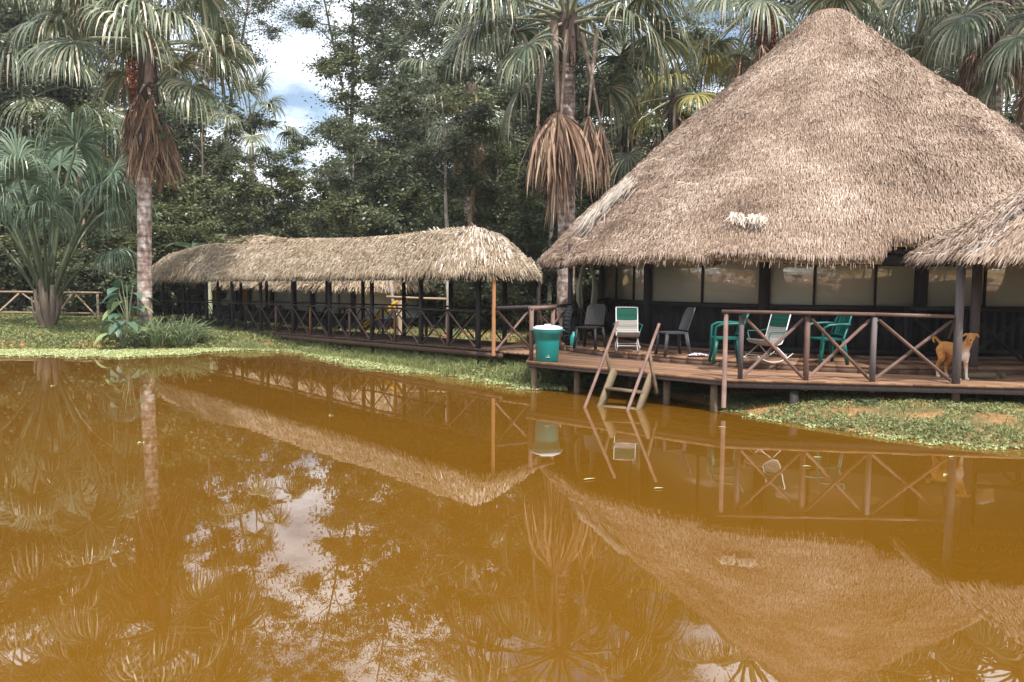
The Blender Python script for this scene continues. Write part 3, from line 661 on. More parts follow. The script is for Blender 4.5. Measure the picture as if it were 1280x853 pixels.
# ------------------------------------------------------------------ walkway roof at the right edge
pt = thing('porch_roof', 'thatched porch roof on dark posts at the right edge, in front of the great hall', 'porch', (fr_pts[3][0], fr_pts[3][1], 0)); PL = (fr_pts[3][0], fr_pts[3][1])
def pb(bb, name, mats):
    o = bb.build(name, mats, pt); o.location = (-PL[0], -PL[1], 0); return o
tip = at(1146, 318, 11.9); zp = 2.40
E3 = []; R3 = []; fd = nrm(np.array([1.0, -.13])); fn = np.array([-fd[1], fd[0]])
c0_ = np.array([6.38, 11.2]); 
for s_ in np.linspace(0, 8.5, 50): q = c0_+fd*s_; E3.append((*q, zp+.02*math.sin(3*s_))); r = c0_+fd*max(s_, 2.6)+fn*1.25; R3.append((*r, 4.2))
for s_ in np.linspace(0, 2.5, 16)[1:-1]: q = c0_+fd*8.5+fn*s_; E3.append((*q, zp)); r = c0_+fd*8.5+fn*1.25; R3.append((*r, 4.2))
for s_ in np.linspace(8.5, 0, 50): q = c0_+fd*s_+fn*2.5; E3.append((*q, zp)); r = c0_+fd*max(s_, 2.6)+fn*1.25; R3.append((*r, 4.2))
for s_ in np.linspace(2.5, 0, 16)[1:-1]: q = c0_+fn*s_-fd*.12*math.sin(s_/2.5*math.pi); E3.append((*q, zp+.03)); r = c0_+fd*2.6+fn*1.25; R3.append((*r, 4.2))
b, _ = thatch_roof(np.array(E3), np.array(R3), lambda t: t**1.05, 80000, .19, .014, 22, None, None, thick=.14, lift=.07, jit=.2, fringe=.12, K=20, seed=15)
pb(b, 'roof', [M['thatch_base'], M['thatch_under'], M['thatch']])
src = []
for k in range(300):
    s_ = g.uniform(.1, .97); a = g.random()**1.4; e_ = c0_+np.array([g.uniform(0, .9), 0])*1.0+fn*0 if a < .6 else c0_+fn*g.uniform(0, 1.3); r_ = c0_+fd*2.6+fn*1.25; q = lerp(r_, e_, s_); src.append((np.array([q[0], q[1], lerp(4.2, zp, s_)+.04]), 0))
ctr3 = np.array([*(c0_+fd*2.6+fn*1.0), 4.0])
pb(tuft(src, lambda p: nrm(p-ctr3)-np.array([0, 0, .25]), 620, .34, .02, 19), 'loose_thatch', [mat('thatch_grey', [(.30, .24, .22), (.60, .52, .47)], .75, .25)])
for (x, y, z0, wd_) in ((fr_pts[3][0]+.02, fr_pts[3][1]-.02, .0, .088), (at(1215, 470, 12.8)[0], 12.8, .4, .105), (10.3, 10.95, 0, .1), (10.4, 12.4, 0, .1)):
    b = MB(); b.box((x, y, (z0+2.45)/2), (wd_, wd_, 2.45-z0)); pb(b, 'post', [M['greywood']])
b = MB(); b.tube([(fr_pts[3][0]+.1, 11.75, 1.75), (fr_pts[3][0]+.25, 12.3, 1.15)], .02, 6); pb(b, 'strut', [M['greywood']])
b = MB(); b.beam((fr_pts[3][0]+.02, fr_pts[3][1], 2.4), (14, 10.45, 2.4), .1, .1); b.beam((fr_pts[3][0]+.25, 12.8, 2.42), (14, 12.0, 2.42), .1, .1); pb(b, 'beam', [M['darkwood']])

# pale mossy boards lying on the walkway behind the dog
for i, (px0, px1, lab) in enumerate(((1219, 1260, 'long pale mossy board lying on the deck right of the dog'), (1267, 1272, 'short pale board end on the deck near the right edge'))):
    p0 = gz(px0, 477, ZL); p1 = np.array([p0[0]+(px1-px0)/1000*p0[1], p0[1]-.05, ZL]); b = MB(); b.beam((0, 0, .045), (p1[0]-p0[0], -.05, .045+.01), .05, .085)
    tag(b.build('loose_board', [M['palewood']], loc=p0+[0, .35, 0]), lab, 'board')

# ------------------------------------------------------------------ stairs into the water
st = thing('water_steps', 'weathered wooden steps with two slanting pole handrails going down from the deck into the pond', 'steps', (1.96, 13.07, 0))
def sb(bb, name, mt):
    o = bb.build(name, [mt], st); o.location = (-1.96, -13.07, 0); return o
for (a_, b_) in (((730, 512, 12.5), (772, 402, 13.3)), ((783, 517, 12.25), (824, 405, 13.02))):
    p0 = at(*a_); p1 = at(*b_); bb = MB(); bb.tube([p0+(p0-p1)*.25, (p0+p1)/2+[0.004, 0, 0.005], p1], [.027, .026, .024], 8); sb(bb, 'handrail', M['redwood'])
for (a_, b_) in (((757, 437, 13.02), (765, 476, 13.0)), ((811, 440, 12.8), (821, 492, 12.55))):
    bb = MB(); bb.beam(at(*a_), at(*b_), .038, .05); sb(bb, 'strut', M['palewood'])
sv = nrm(np.array([.76, -.65, 0])); dv = np.array([-.65, -.76, 0])
str_pts = []
for (a_, b_) in (((768, 463, 13.02), (751, 508, 12.72)), ((814, 470, 12.72), (799, 512, 12.42))):
    p0 = at(*a_); p1 = at(*b_); str_pts.append((p0, p1)); bb = MB(); bb.beam(p0, p1+(p1-p0)*.8, .045, .16); sb(bb, 'stringer', M['palewood'])
for f in (.5, 1.0, 1.5):
    q0 = lerp(*str_pts[0], f); q1 = lerp(*str_pts[1], f); bb = MB(); bb.beam(q0+dv*.02, q1+dv*.02, .17, .035); sb(bb, 'tread', M['palewood'])

# ------------------------------------------------------------------ pole fence at the left
z0f = .28
def fpt(px): p = gz(px, 400 if px < 80 else 401, z0f); return p
fp = [at(px, 400, 33.0) for px in (-260, -180, -100, 4.7, 82, 137)]
fp = [np.array([q[0], 33.0-.6*i*.3, float(ground_z(q[0], 33.0))]) for i, q in enumerate(fp)]
fence = thing('pole_fence', 'rustic pale pole fence with slanting braces on the grass at the left', 'fence', fp[3]); F0 = fp[3]
for i, q in enumerate(fp):
    b = MB(); b.tube([q-[0, 0, .2], q+[0, 0, 1.0]], .05, 7); rb(b, 'post', M['fencewood'], fence, F0)
    if i < len(fp)-1:
        r = fp[i+1]
        for (h, rr) in ((1.05, .045), (.22, .035)):
            b = MB(); b.tube([q+[-.2, 0, h], lerp(q, r, .5)+[0, 0, h+.02], r+[.2, 0, h]], rr, 7); rb(b, 'rail', M['fencewood'], fence, F0)
        m_ = lerp(q, r, .42)
        b = MB(); b.tube([q+[.08, -.05, .15], m_+[0, -.05, 1.0]], .035, 6); rb(b, 'brace', M['fencewood'], fence, F0)
        b = MB(); b.tube([r+[-.08, -.05, .15], m_+[.15, -.05, 1.0]], .035, 6); rb(b, 'brace', M['fencewood'], fence, F0)
f2 = thing('pole_fence', 'second pole fence with thin rails further back under the trees at the left', 'fence', (-22, 37, .3))
for i in range(7):
    b = MB(); b.tube([(i*2.2-4, 0, 0), (i*2.2-4, 0, 1.15)], .05, 6); b.build('post', [M['fencewood']], f2)
b = MB(); b.tube([(-5, 0, 1.0), (10, 0, 1.05)], .035, 6); b.build('rail', [M['fencewood']], f2)

# play slide and a horizontal pole behind the walkway
sla = at(497, 380, 24); slb = at(455, 409, 23.2)
o = thing('yellow_slide', 'narrow yellow slide slanting down behind the walkway rails', 'slide', (slb[0], slb[1], float(ground_z(slb[0], slb[1]))))
b = MB(); L_ = sla-slb
M['yellow'] = mat('yellow_paint', [(.50, .27, .02), (.60, .34, .03)], .5, .4, noise=4, attr=False)
z_ = o.location.z
b.beam((0, 0, slb[2]-z_), (L_[0], L_[1], sla[2]-z_), .14, .03); b.beam((-.0, -.08, slb[2]-z_+.07), (L_[0], L_[1]-.08, sla[2]-z_+.07), .02, .09); b.beam((0, .08, slb[2]-z_+.07), (L_[0], L_[1]+.08, sla[2]-z_+.07), .02, .09); b.build('chute', [M['yellow']], o)
for dy in (-.18, .18):
    b = MB(); b.tube([(L_[0]+.1, L_[1]+dy, 0), (L_[0]+.08, L_[1]+dy, sla[2]-z_+.1)], .05, 7); b.build('leg', [M['fencewood']], o)
pa = at(483, 371, 24.5); pc = at(560, 374, 24.2)
o = thing('swing_frame', 'thin pale horizontal pole on two upright trunks behind the walkway', 'play frame', (pa[0], pa[1], .28))
b = MB(); b.tube([(0, 0, pa[2]-.28), ((pc[0]-pa[0])/2, 0, pa[2]-.32), (pc[0]-pa[0]+.1, pc[1]-pa[1], pc[2]-.28)], .035, 7); b.build('crossbar', [M['fencewood']], o)
for q in ((.06, 0), (pc[0]-pa[0], pc[1]-pa[1])):
    b = MB(); b.tube([(q[0]+.35*(q[0] < 1), q[1]+.05, -.1), (q[0]+.1*(q[0] < 1), q[1]+.05, 1.2), (q[0]-.05, q[1]+.05, 2.3)], [.07, .065, .05], 7); b.build('leg', [M['barkpale']], o)
# ------------------------------------------------------------------ lidded bin
M['teal'] = mat('teal_plastic', [(.005, .21, .195)], .35, .45, attr=False, coat=.2)
M['lid'] = mat('pale_plastic', [(.55, .56, .60), (.66, .67, .70)], .4, .4, noise=3, attr=False)
binp = gz(684.5, 452.5, ZL); binp[1] += .12
o = thing('lidded_bin', 'teal plastic bin with a pale grey lid at the left deck corner', 'bin', binp)
b = MB(); b.lathe([(.0, 0), (.188, 0), (.198, .012), (.222, .36), (.228, .42), (.238, .425), (.244, .50), (.252, .505), (.262, .56), (.262, .60), (.245, .602)], k=40, rnd=.5)
b.build('body', [M['teal']], o, True)
b = MB()
for s_ in (-1, 1):
    b.tube([(s_*.245, -.07, .565), (s_*.29, -.055, .57), (s_*.305, 0, .565), (s_*.29, .055, .57), (s_*.245, .07, .565)], .013, 8); b.build('handle', [M['teal']], o, True); b = MB()
b.lathe([(.271, .585), (.273, .61), (.262, .622), (.225, .628), (.215, .642), (.06, .652), (0, .653)], k=40, rnd=.5); b.tube([(-.06, 0, .65), (-.05, 0, .668), (.05, 0, .668), (.06, 0, .65)], .009, 6); b.build('lid', [M['lid']], o, True)
b = MB(); b.box((.0, -.214, .09), (.085, .008, .007)); b.box((.01, -.216, .115), (.02, .008, .014)); b.build('mark', [M['lid']], o)

# ------------------------------------------------------------------ moulded plastic chairs
def rounded_slab(b, w0, w1, d, z, th, curve=.02, m=0):
    G = []
    for i in range(9):
        x = -1+2*i/8; row = []
        for j in range(9):
            y = -1+2*j/8; ww = lerp(w0, w1, (y+1)/2); row.append((x*ww/2*(1-.06*abs(y)**6), y*d/2*(1-.05*abs(x)**6), z-curve*(1-x*x)*(1-y*y)))
        G.append(row)
    G = np.array(G); b.grid(G, m, .5); B = G.copy(); B[..., 2] -= th; b.grid(B[:, ::-1], m, .5)
    for e in (np.stack([G[0], B[0]], 1), np.stack([G[-1], B[-1]], 1), np.stack([G[:, 0], B[:, 0]], 1), np.stack([G[:, -1], B[:, -1]], 1)): b.grid(e, m, .5)
def plastic_chair(lab, mt, loc, rz, arms=True, group=None, solid=False):
    # faces +y locally
    o = thing('plastic_chair', lab, 'chair', loc, rz, group)
    b = MB(); rounded_slab(b, .40, .46, .44, .43, .025); b.build('seat', [mt], o, True)
    for sx in (-1, 1):
        for sy in (-1, 1):
            b = MB(); top = (sx*.19, sy*.19, .42); bot = (sx*.235, sy*.245, 0)
            b.beam(np.array(top), np.array(bot), .05, .03, up=(0, 1, 0)); b.beam(np.array(top)+[0, -sy*.025, 0], np.array(bot)+[sx*.0, -sy*.01, 0], .022, .045, up=(0, 1, 0)); b.build('leg', [mt], o)
    # back
    H = .42; tl = .14
    def bk(x, z): return np.array([x, -.21-tl*z/H-.0-.05*(1-(x/.23)**2)*0+.04*(x/.22)**2, .43+z])
    b = MB(); bw = .42
    if solid:
        G = np.array([[bk((-1+2*i/8)*bw/2*(1-.25*max(0, (j/8-.75)*4)**2), .03+j/8*(H-.01)) for j in range(9)] for i in range(9)]); b.grid(G, 0, .5); G2 = G+[0, -.018, 0]; b.grid(G2[:, ::-1], 0, .5)
        for e_ in (np.stack([G[0], G2[0]], 1), np.stack([G[-1], G2[-1]], 1), np.stack([G[:, -1], G2[:, -1]], 1), np.stack([G[:, 0], G2[:, 0]], 1)): b.grid(e_, 0, .5)
    else:
        P = [bk(-bw/2, 0), bk(-bw/2, H*.7), bk(-bw/2*.85, H*.93), bk(0, H), bk(bw/2*.85, H*.93), bk(bw/2, H*.7), bk(bw/2, 0)]
        b.tube(P, .018, 8); b.tube([bk(-bw/2, .05), bk(0, .05), bk(bw/2, .05)], .018, 6)
        for k in range(5):
            x = (-2+k)*.068; G = np.array([[bk(x+dx, z) for z in np.linspace(.05, H*.96, 5)] for dx in (-.022, .022)]); b.grid(G, 0, .5); b.grid((G+[0, -.01, 0])[:, ::-1], 0, .5)
    b.build('backrest', [mt], o, True)
    if arms:
        for sx in (-1, 1):
            b = MB(); b.tube([(sx*.24, -.26, .66), (sx*.27, -.1, .665), (sx*.27, .12, .65), (sx*.262, .2, .61), (sx*.245, .215, .42), (sx*.24, .235, .25)], [.02, .022, .024, .022, .02, .018], 8); b.build('armrest', [mt], o, True)
    return o
M['green'] = mat('green_plastic', [(.003, .095, .082)], .4, .4, attr=False)
M['greyp'] = mat('grey_plastic', [(.05, .048, .055)], .5, .35, attr=False)
M['brownp'] = mat('brown_plastic', [(.012, .010, .010), (.024, .019, .018)], .5, .35, noise=40, bump=.4, bscale=90)
def onv(px, py, z=ZV): return gz(px, py, z)
plastic_chair('dark brown woven-look plastic chair at the far left of the veranda', M['brownp'], onv(738, 436)+[0, .12, 0], math.radians(150), arms=False, solid=True)
plastic_chair('grey plastic chair without arms, standing sideways between the left rocking chair and the green chairs', M['greyp'], onv(842, 445)+[0, .1, 0], math.radians(100), arms=False, solid=True)
plastic_chair('green plastic armchair partly hidden behind the first brown deck post', M['green'], onv(910, 455)+[0, .15, 0], math.radians(83))
plastic_chair('green plastic armchair facing left behind the middle bay of the deck railing', M['green'], onv(1037, 456)+[0, .15, 0], math.radians(98))
o = thing('cloth', 'small crumpled white and violet cloth lying on the veranda boards beside the grey chair', 'cloth', onv(873, 445.5, ZV+.01))
gg = np.random.default_rng(2); nx_, ny_ = 16, 9
G = np.array([[((i/(nx_-1)-.5)*.36+gg.normal(0, .008), (j/(ny_-1)-.5)*.24+gg.normal(0, .01), .012+.045*abs(math.sin(i*1.3+j*.9))*(1-abs(i/(nx_-1)-.5)*1.6)+gg.random()*.012) for j in range(ny_)] for i in range(nx_)])
b = MB(); b.grid(G, 0, .5); b.build('fabric', [mat('violet_cloth', [(.35, .32, .55), (.75, .74, .8)], .9, .1, noise=25, attr=False)], o, True)

# ------------------------------------------------------------------ corded rocking chairs
M['tubew'] = mat('white_tube', [(.62, .60, .58)], .4, .5, attr=False)
M['cordw'] = mat('pale_cord', [(.26, .24, .22), (.46, .43, .40)], .7, .3)
M['cordg'] = mat('green_cord', [(.003, .055, .038), (.006, .10, .07)], .6, .3)
def rocking_chair(lab, loc, rz):
    o = thing('rocking_chair', lab, 'rocking chair', loc, rz); o.scale = (.82, .88, .88)   # faces +y
    w = .25; arcs = []
    for sx in (-1, 1):
        b = MB(); P = [(sx*w, -.45+.9*k/12, .03+.55*((k/12-.52)**2)) for k in range(13)]; b.tube(P, .011, 8)
        b.tube([(sx*w, -.30, .10), (sx*w*.9, -.02, .33)], .011, 6); b.tube([(sx*w, .34, .095), (sx*w*.9, .0, .33)], .011, 6); b.build('rocker', [M['tubew']], o, True)
    b = MB()
    for y in (-.28, .3): b.tube([(-w, y, .06+.1), (w, y, .06+.1)], .010, 6)
    b.tube([(-w*.9, -.02, .33), (w*.9, -.02, .33)], .010, 6)
    b.build('crossbar', [M['tubew']], o, True)
    # one long bent frame: front edge of seat, sides, up to the top of the back
    prof = [(.27, .45), (.22, .40), (.0, .34), (-.14, .37), (-.22, .52), (-.36, .95)]
    b = MB()
    for sx in (-1, 1): b.tube([(sx*w, y, z) for y, z in prof], .012, 8)
    b.tube([(-w, .27, .45), (w, .27, .45)], .012, 8); b.tube([(-w, -.36, .95), (w, -.36, .95)], .012, 8); b.build('seat_frame', [M['tubew']], o, True)
    def P_at(s):
        seg = np.array(prof); L = np.concatenate([[0], np.cumsum(np.linalg.norm(np.diff(seg, axis=0), axis=1))]); s *= L[-1]; return np.interp(s, L, seg[:, 0]), np.interp(s, L, seg[:, 1])
    for nm, s0, s1, mt in (('seat', 0.01, .74, 'cordw'), ('headrest', .745, .99, 'cordg')):
        b = MB(); n = int((s1-s0)*75)
        for k in range(n):
            y, z = P_at(lerp(s0, s1, k/n)); sg = .02*math.sin(k*.9)
            b.tube([(-w, y, z), (-w*.5, y+.004, z-.012), (w*.5, y+.004, z-.012), (w, y, z)], .0085, 4, 0, random.random(), cap=False)
        b.build(nm, [M[mt]], o)
    for sx in (-1, 1):
        b = MB(); b.tube([(sx*w, .2, .42), (sx*(w+.05), .22, .56), (sx*(w+.075), .18, .60), (sx*(w+.075), -.1, .585), (sx*(w+.02), -.25, .62)], .011, 8); b.build('armrest', [M['green']], o, True)
    return o
rocking_chair('corded rocking chair facing the pond, behind the water steps', onv(785, 441)+[0, .1, 0], math.radians(176))
rocking_chair('corded rocking chair seen side on behind the crossed deck railing', onv(962, 455)+[0, .18, 0], math.radians(118))

# things hanging and leaning at the left end of the hall
o = thing('hammock', 'folded pale rope hammock hanging in two strands above the wicker chair', 'hammock', at(734, 352, 17.2))
for i, dx in enumerate((-.17, .17)):
    b = MB()
    for k in range(9):
        ph = k*.7; b.tube([(dx*.2+.02*math.sin(ph), 0, .5), (dx*.8+.03*math.sin(ph), .02*math.cos(ph), .12), (dx+.055*math.sin(ph), .05*math.cos(ph), -.15), (dx*.9+.06*math.sin(ph+.4), .05*math.cos(ph), -.42), (dx*.7+.03*math.sin(ph), .03*math.cos(ph), -.58)], .016, 5, 0, random.random())
    b.build('strand', [mat('hammock_cord', [(.12, .12, .08), (.28, .27, .2)], .8, .2)] if i == 0 else [bpy.data.materials['hammock_cord']], o)
tc_ = at(713, 411, 16.9)
o = thing('tyre', 'black tyre standing upright against the dark post at the left end of the veranda', 'tyre', (tc_[0], tc_[1], ZV-.03), math.radians(72))
b = MB(); P = [(0.36*math.cos(a), 0, .40+.36*math.sin(a)) for a in np.linspace(0, 2*math.pi, 33)]; b.tube(P, .085, 12, 0, .3, cap=False)
for k in range(32):
    a = k/32*2*math.pi; b.box((.44*math.cos(a), 0, .40+.44*math.sin(a)), (.018, .13, .03), 0, R=np.array([[math.cos(a), 0, -math.sin(a)], [0, 1, 0], [math.sin(a), 0, math.cos(a)]]), rnd=.3)
b.build('tread', [mat('rubber', [(.012, .012, .013)], .8, .3, attr=False)], o, True)
jc = onv(718, 434)
o = thing('jug', 'small teal plastic jug beside the black tyre', 'jug', jc+[0, .3, 0])
b = MB(); b.lathe([(0, 0), (.07, 0), (.075, .02), (.075, .17), (.05, .23), (.03, .25), (.03, .29), (.0, .29)], k=20, rnd=.5); b.build('body', [M['teal']], o, True)
b = MB(); b.tube([(.06, 0, .2), (.115, 0, .21), (.12, 0, .12), (.07, 0, .08)], .01, 6); b.build('handle', [M['teal']], o, True)

# ------------------------------------------------------------------ dog
def capsule_mesh(caps, vox=.011, smooth=3):
    b = MB()
    for (p0, r0, p1, r1) in caps:
        p0 = np.array(p0, float); p1 = np.array(p1, float); ax = nrm(p1-p0) if np.linalg.norm(p1-p0) > 1e-6 else np.array([0, 0, 1.]); L = np.linalg.norm(p1-p0)
        S_ = []; Rr_ = []
        for a in np.linspace(-math.pi/2+.05, 0, 6): S_.append(p0+ax*r0*math.sin(a)); Rr_.append(r0*math.cos(a))
        for a in np.linspace(0.05, math.pi/2-.05, 6): S_.append(p1+ax*r1*math.sin(a)); Rr_.append(r1*math.cos(a))
        T = np.array(S_); ref = np.array([0, 0, 1.]) if abs(ax[2]) < .9 else np.array([1., 0, 0]); A = nrm(np.cross(ax, ref)); B = np.cross(ax, A); th_ = np.arange(14)*2*math.pi/14
        G = T[None]+(np.cos(th_)[:, None, None]*A+np.sin(th_)[:, None, None]*B)*np.array(Rr_)[None, :, None]; n0 = b.n; b.grid(G, 0, .5, wrap=True)
        for e in (0, 11): b.L.append((np.arange(14)[::(1 if e else -1)])*12+e+n0); b.C.append(np.array([14])); b.M.append(np.array([0])); b.R.append(np.array([.5]))
    me = b.mesh('tmp', []); ob = link('tmp', me); md = ob.modifiers.new('r', 'REMESH'); md.mode = 'VOXEL'; md.voxel_size = vox; md.use_smooth_shade = True
    sm = ob.modifiers.new('s', 'SMOOTH'); sm.factor = .5; sm.iterations = smooth
    dg = bpy.context.evaluated_depsgraph_get(); dg.update(); me2 = bpy.data.meshes.new_from_object(ob.evaluated_get(dg)); bpy.data.objects.remove(ob); bpy.data.meshes.remove(me)
    return me2
hd = np.array([-.60, -.80, 0]); hs = np.array([.80, -.60, 0]); HD = np.array([.025, -.315, .575])
def hp(f, s, u): return HD+hd*f+hs*s+np.array([0, 0, u])
caps = [((0, -.16, .385), .105, (0, .0, .40), .092), ((0, .0, .40), .092, (0, .18, .425), .076), ((0, .18, .425), .076, (0, .27, .415), .086), ((0, -.19, .345), .088, (0, -.10, .35), .088),
        ((0, -.20, .42), .085, (.012, -.27, .50), .062), ((.012, -.27, .50), .062, tuple(HD+[.01, .03, -.02]), .055),
        (tuple(hp(-.02, 0, .01)), .062, tuple(hp(.02, 0, .012)), .055), (tuple(hp(.03, 0, -.012)), .042, tuple(hp(.115, 0, -.032)), .026), (tuple(hp(.03, 0, -.03)), .034, tuple(hp(.10, 0, -.048)), .02)]
for s_ in (-1, 1):
    caps += [(tuple(hp(-.02, s_*.045, .045)), .020, tuple(hp(-.005, s_*.085, .050)), .013), (tuple(hp(-.005, s_*.085, .050)), .013, tuple(hp(.015, s_*.112, .015)), .009), (tuple(hp(-.01, s_*.07, .048)), .014, tuple(hp(.02, s_*.095, .022)), .009),
             ((s_*.062, -.18, .36), .056, (s_*.075, -.16, .24), .036), ((s_*.075, -.16, .24), .036, (s_*.07, -.19, .12), .024), ((s_*.07, -.19, .12), .023, (s_*.07, -.20, .035), .021), ((s_*.07, -.205, .022), .022, (s_*.07, -.24, .018), .020),
             ((s_*.055, .26, .38), .075, (s_*.075, .20, .27), .052), ((s_*.075, .20, .27), .048, (s_*.075, .315, .145), .026), ((s_*.075, .315, .145), .025, (s_*.075, .285, .035), .020), ((s_*.075, .285, .022), .022, (s_*.075, .245, .018), .020)]
tl = [(0, .33, .46), (-.03, .37, .50), (-.075, .38, .545), (-.115, .37, .545), (-.13, .36, .51), (-.11, .35, .48)]; tr_ = [.026, .022, .020, .018, .016, .012]
for i in range(5): caps.append((tl[i], tr_[i], tl[i+1], tr_[i+1]))
me = capsule_mesh(caps, .0095, 3)
def dog_mat():
    m = bpy.data.materials.new('dog_fur'); m.use_nodes = True; t = m.node_tree; N = t.nodes; Lk = t.links.new; p = N['Principled BSDF']
    a = N.new('ShaderNodeAttribute'); a.attribute_name = 'white'; tc = N.new('ShaderNodeTexCoord'); n = N.new('ShaderNodeTexNoise'); n.inputs['Scale'].default_value = 45; n.inputs['Detail'].default_value = 4; Lk(tc.outputs['Object'], n.inputs[0])
    r = N.new('ShaderNodeValToRGB'); r.color_ramp.elements[0].color = (.46, .19, .045, 1); r.color_ramp.elements[1].color = (.72, .36, .12, 1); r.color_ramp.elements[0].position = .3; r.color_ramp.elements[1].position = .7; Lk(n.outputs[0], r.inputs[0])
    mx = N.new('ShaderNodeMix'); mx.data_type = 'RGBA'; Lk(a.outputs['Fac'], mx.inputs[0]); Lk(r.outputs[0], mx.inputs[6]); mx.inputs[7].default_value = (.85, .74, .66, 1); Lk(mx.outputs[2], p.inputs['Base Color'])
    p.inputs['Roughness'].default_value = .75; p.inputs['Specular IOR Level'].default_value = .2; b = N.new('ShaderNodeBump'); b.inputs['Strength'].default_value = .4; b.inputs['Distance'].default_value = .004; Lk(n.outputs[0], b.inputs['Height']); Lk(b.outputs[0], p.inputs['Normal'])
    return m
me.materials.clear(); me.materials.append(dog_mat())
co = np.zeros(len(me.vertices)*3, np.float32); me.vertices.foreach_get('co', co); co = co.reshape(-1, 3)
x, y, z = co.T; sg = lambda v: 1/(1+np.exp(-v))
wht = np.clip(sg((-.205-y)*60)*sg((.43-z)*50)*sg((z-.25)*50)*sg((.055-np.abs(x))*70)+sg((.17-z)*28)*(y < 0)+sg((.055-z)*60)+sg((.335-z)*70)*(z > .24)*(y < .15)*.9, 0, 1)
hf = (co-HD)@hd; hu = co[:, 2]-HD[2]; wht = np.clip(wht+sg((hf-.09)*80)*sg((-.035-hu)*90)*.7*(z > .5), 0, 1)
at_ = me.attributes.new('white', 'FLOAT', 'POINT'); at_.data.foreach_set('value', wht.astype(np.float32)); me.polygons.foreach_set('use_smooth', np.ones(len(me.polygons), bool))
me.name = 'dog_body'
dog = thing('dog', 'tan dog with white chest and curled tail standing on the deck by a post', 'dog', (6.78, 12.20, ZL), .22); dog.scale = (1.04, .86, 1.13)
link('body', me, dog)
for s_ in (-1, 1):
    b = MB(); c_ = hp(.052, s_*.026, .016); b.lathe([(0, -.009), (.007, -.006), (.009, 0), (.007, .006), (0, .009)], c_, 10, rnd=.5); b.build('eye', [mat('dog_dark', [(.012, .008, .007)], .25, .5, attr=False) if s_ < 0 else bpy.data.materials['dog_dark']], dog, True)
b = MB(); c_ = hp(.142, 0, -.024); b.lathe([(0, -.011), (.010, -.008), (.014, 0), (.012, .008), (0, .011)], c_, 12, rnd=.5); b.build('nose', [bpy.data.materials['dog_dark']], dog, True)
# ------------------------------------------------------------------ fan palms
def frond_mesh(elev, Lp, Ls, nseg, seed, mats, droopP=.35, stiff=1.0, spread=2.2, dead=False, pw=.045, segw=.045, dw=1.0):
    """One palmate leaf in palm space: petiole leaves the axis along +X at angle elev; returns mesh (petiole + blade)."""
    g = np.random.default_rng(seed); b = MB()
    n = 9; P = [np.zeros(3)]; d = np.array([math.cos(elev), 0, math.sin(elev)])
    for k in range(n):
        P.append(P[-1]+d*Lp/n); d = nrm(d-np.array([0, 0, droopP*(.3+k/n)*1.2/n]))
    P = np.array(P); b.tube(P, np.linspace(pw*1.25, pw*.55, len(P)), 6, 0, g.random())
    hub = P[-1]; t = d
    side = np.array([0, 1.0, 0]); nn = nrm(np.cross(t, side)); nn *= 1 if nn[2] > 0 else -1
    roll = g.normal(0, .25); side, nn = side*math.cos(roll)+nn*math.sin(roll), nn*math.cos(roll)-side*math.sin(roll)
    A = np.linspace(-spread, spread, nseg)+g.normal(0, .02, nseg)
    M_ = 7
    if dead:
        D = np.stack([np.cos(A)*.25*dw, np.sin(A)*.30*dw, np.full(nseg, -1.0)+.12*g.normal(size=nseg)], 1)+.15*g.normal(size=(nseg, 3)); D = nrm(D)
    else:
        D = nrm(np.cos(A)[:, None]*t+np.sin(A)[:, None]*side+.16*nn*np.cos(A*.5)[:, None]+.03*g.normal(size=(nseg, 3)))
    Lg = Ls*(.82+.18*np.cos(A*.6))*((.5+.62*g.random(nseg)) if dead else (.88+.2*g.random(nseg))); 
    if not dead: Wv = nrm(np.cross(nn, D)+.25*g.normal(size=(nseg, 3)))
    else: Wv = nrm(np.cross(D, g.normal(size=(nseg, 3))))
    pos = np.repeat(hub[None], nseg, 0)+D*.03; pts = [pos]; dirs = [D]
    for k in range(M_):
        f = (k+.5)/M_; gv = (.85/stiff)*f**1.4*(.7+.6*g.random((nseg, 1)))
        if dead: gv = .25*f*dw
        D = nrm(D-np.array([0, 0, 1.0])*gv+(.09 if dead else .02)*g.normal(size=(nseg, 3))); pos = pos+D*(Lg/M_)[:, None]; pts.append(pos); dirs.append(D)
    prof = np.array([.45, .95, 1.0, .95, .85, .68, .42, .05])*segw
    rr = np.clip(g.normal(.42, .27 if dead else .16, nseg), 0, 1)
    if not dead: rr = np.where(g.random(nseg) < .24, np.clip(rr+.45, 0, 1), rr)  # some segments pushed paler, painting silver highlights into the blade
    for k in range(M_):
        w0 = Wv*prof[k]/2; w1 = Wv*prof[k+1]/2
        b.polys(np.stack([pts[k]-w0, pts[k]+w0, pts[k+1]+w1, pts[k+1]-w1], 1), 1, rr)
    if not dead and stiff > .5:     # the undivided heart of the blade near the hub
        k1 = pts[2]; P2 = np.stack([np.repeat(hub[None], nseg-1, 0), k1[:-1]*.55+hub*.45, k1[1:]*.55+hub*.45], 1); b.polys(P2, 1, rr[:-1]*.8)
    return b.mesh('frond', mats)
LIVE = [M['petiole'], M['palmleaf']]; M['petyoung'] = mat('petiole_young', [(.05, .07, .035), (.11, .13, .075)], .5, .4, noise=3)
YNG = [M['petyoung'], M['palmyoung']]; YEL = [M['petiole'], M['palmyellow']]; DEAD = [M['petdead'], M['palmdead']]
FL = {}
for k, (e, s) in enumerate(((80, 1.3), (62, 1.15), (42, 1.0), (22, .9), (4, .85), (-18, .8), (-40, .75))):
    FL[e] = [frond_mesh(math.radians(e+dv_), 2.1, 1.75, 58, 100+k*7+j, LIVE, .55, s, segw=.058) for j, dv_ in enumerate((-6, 6))]
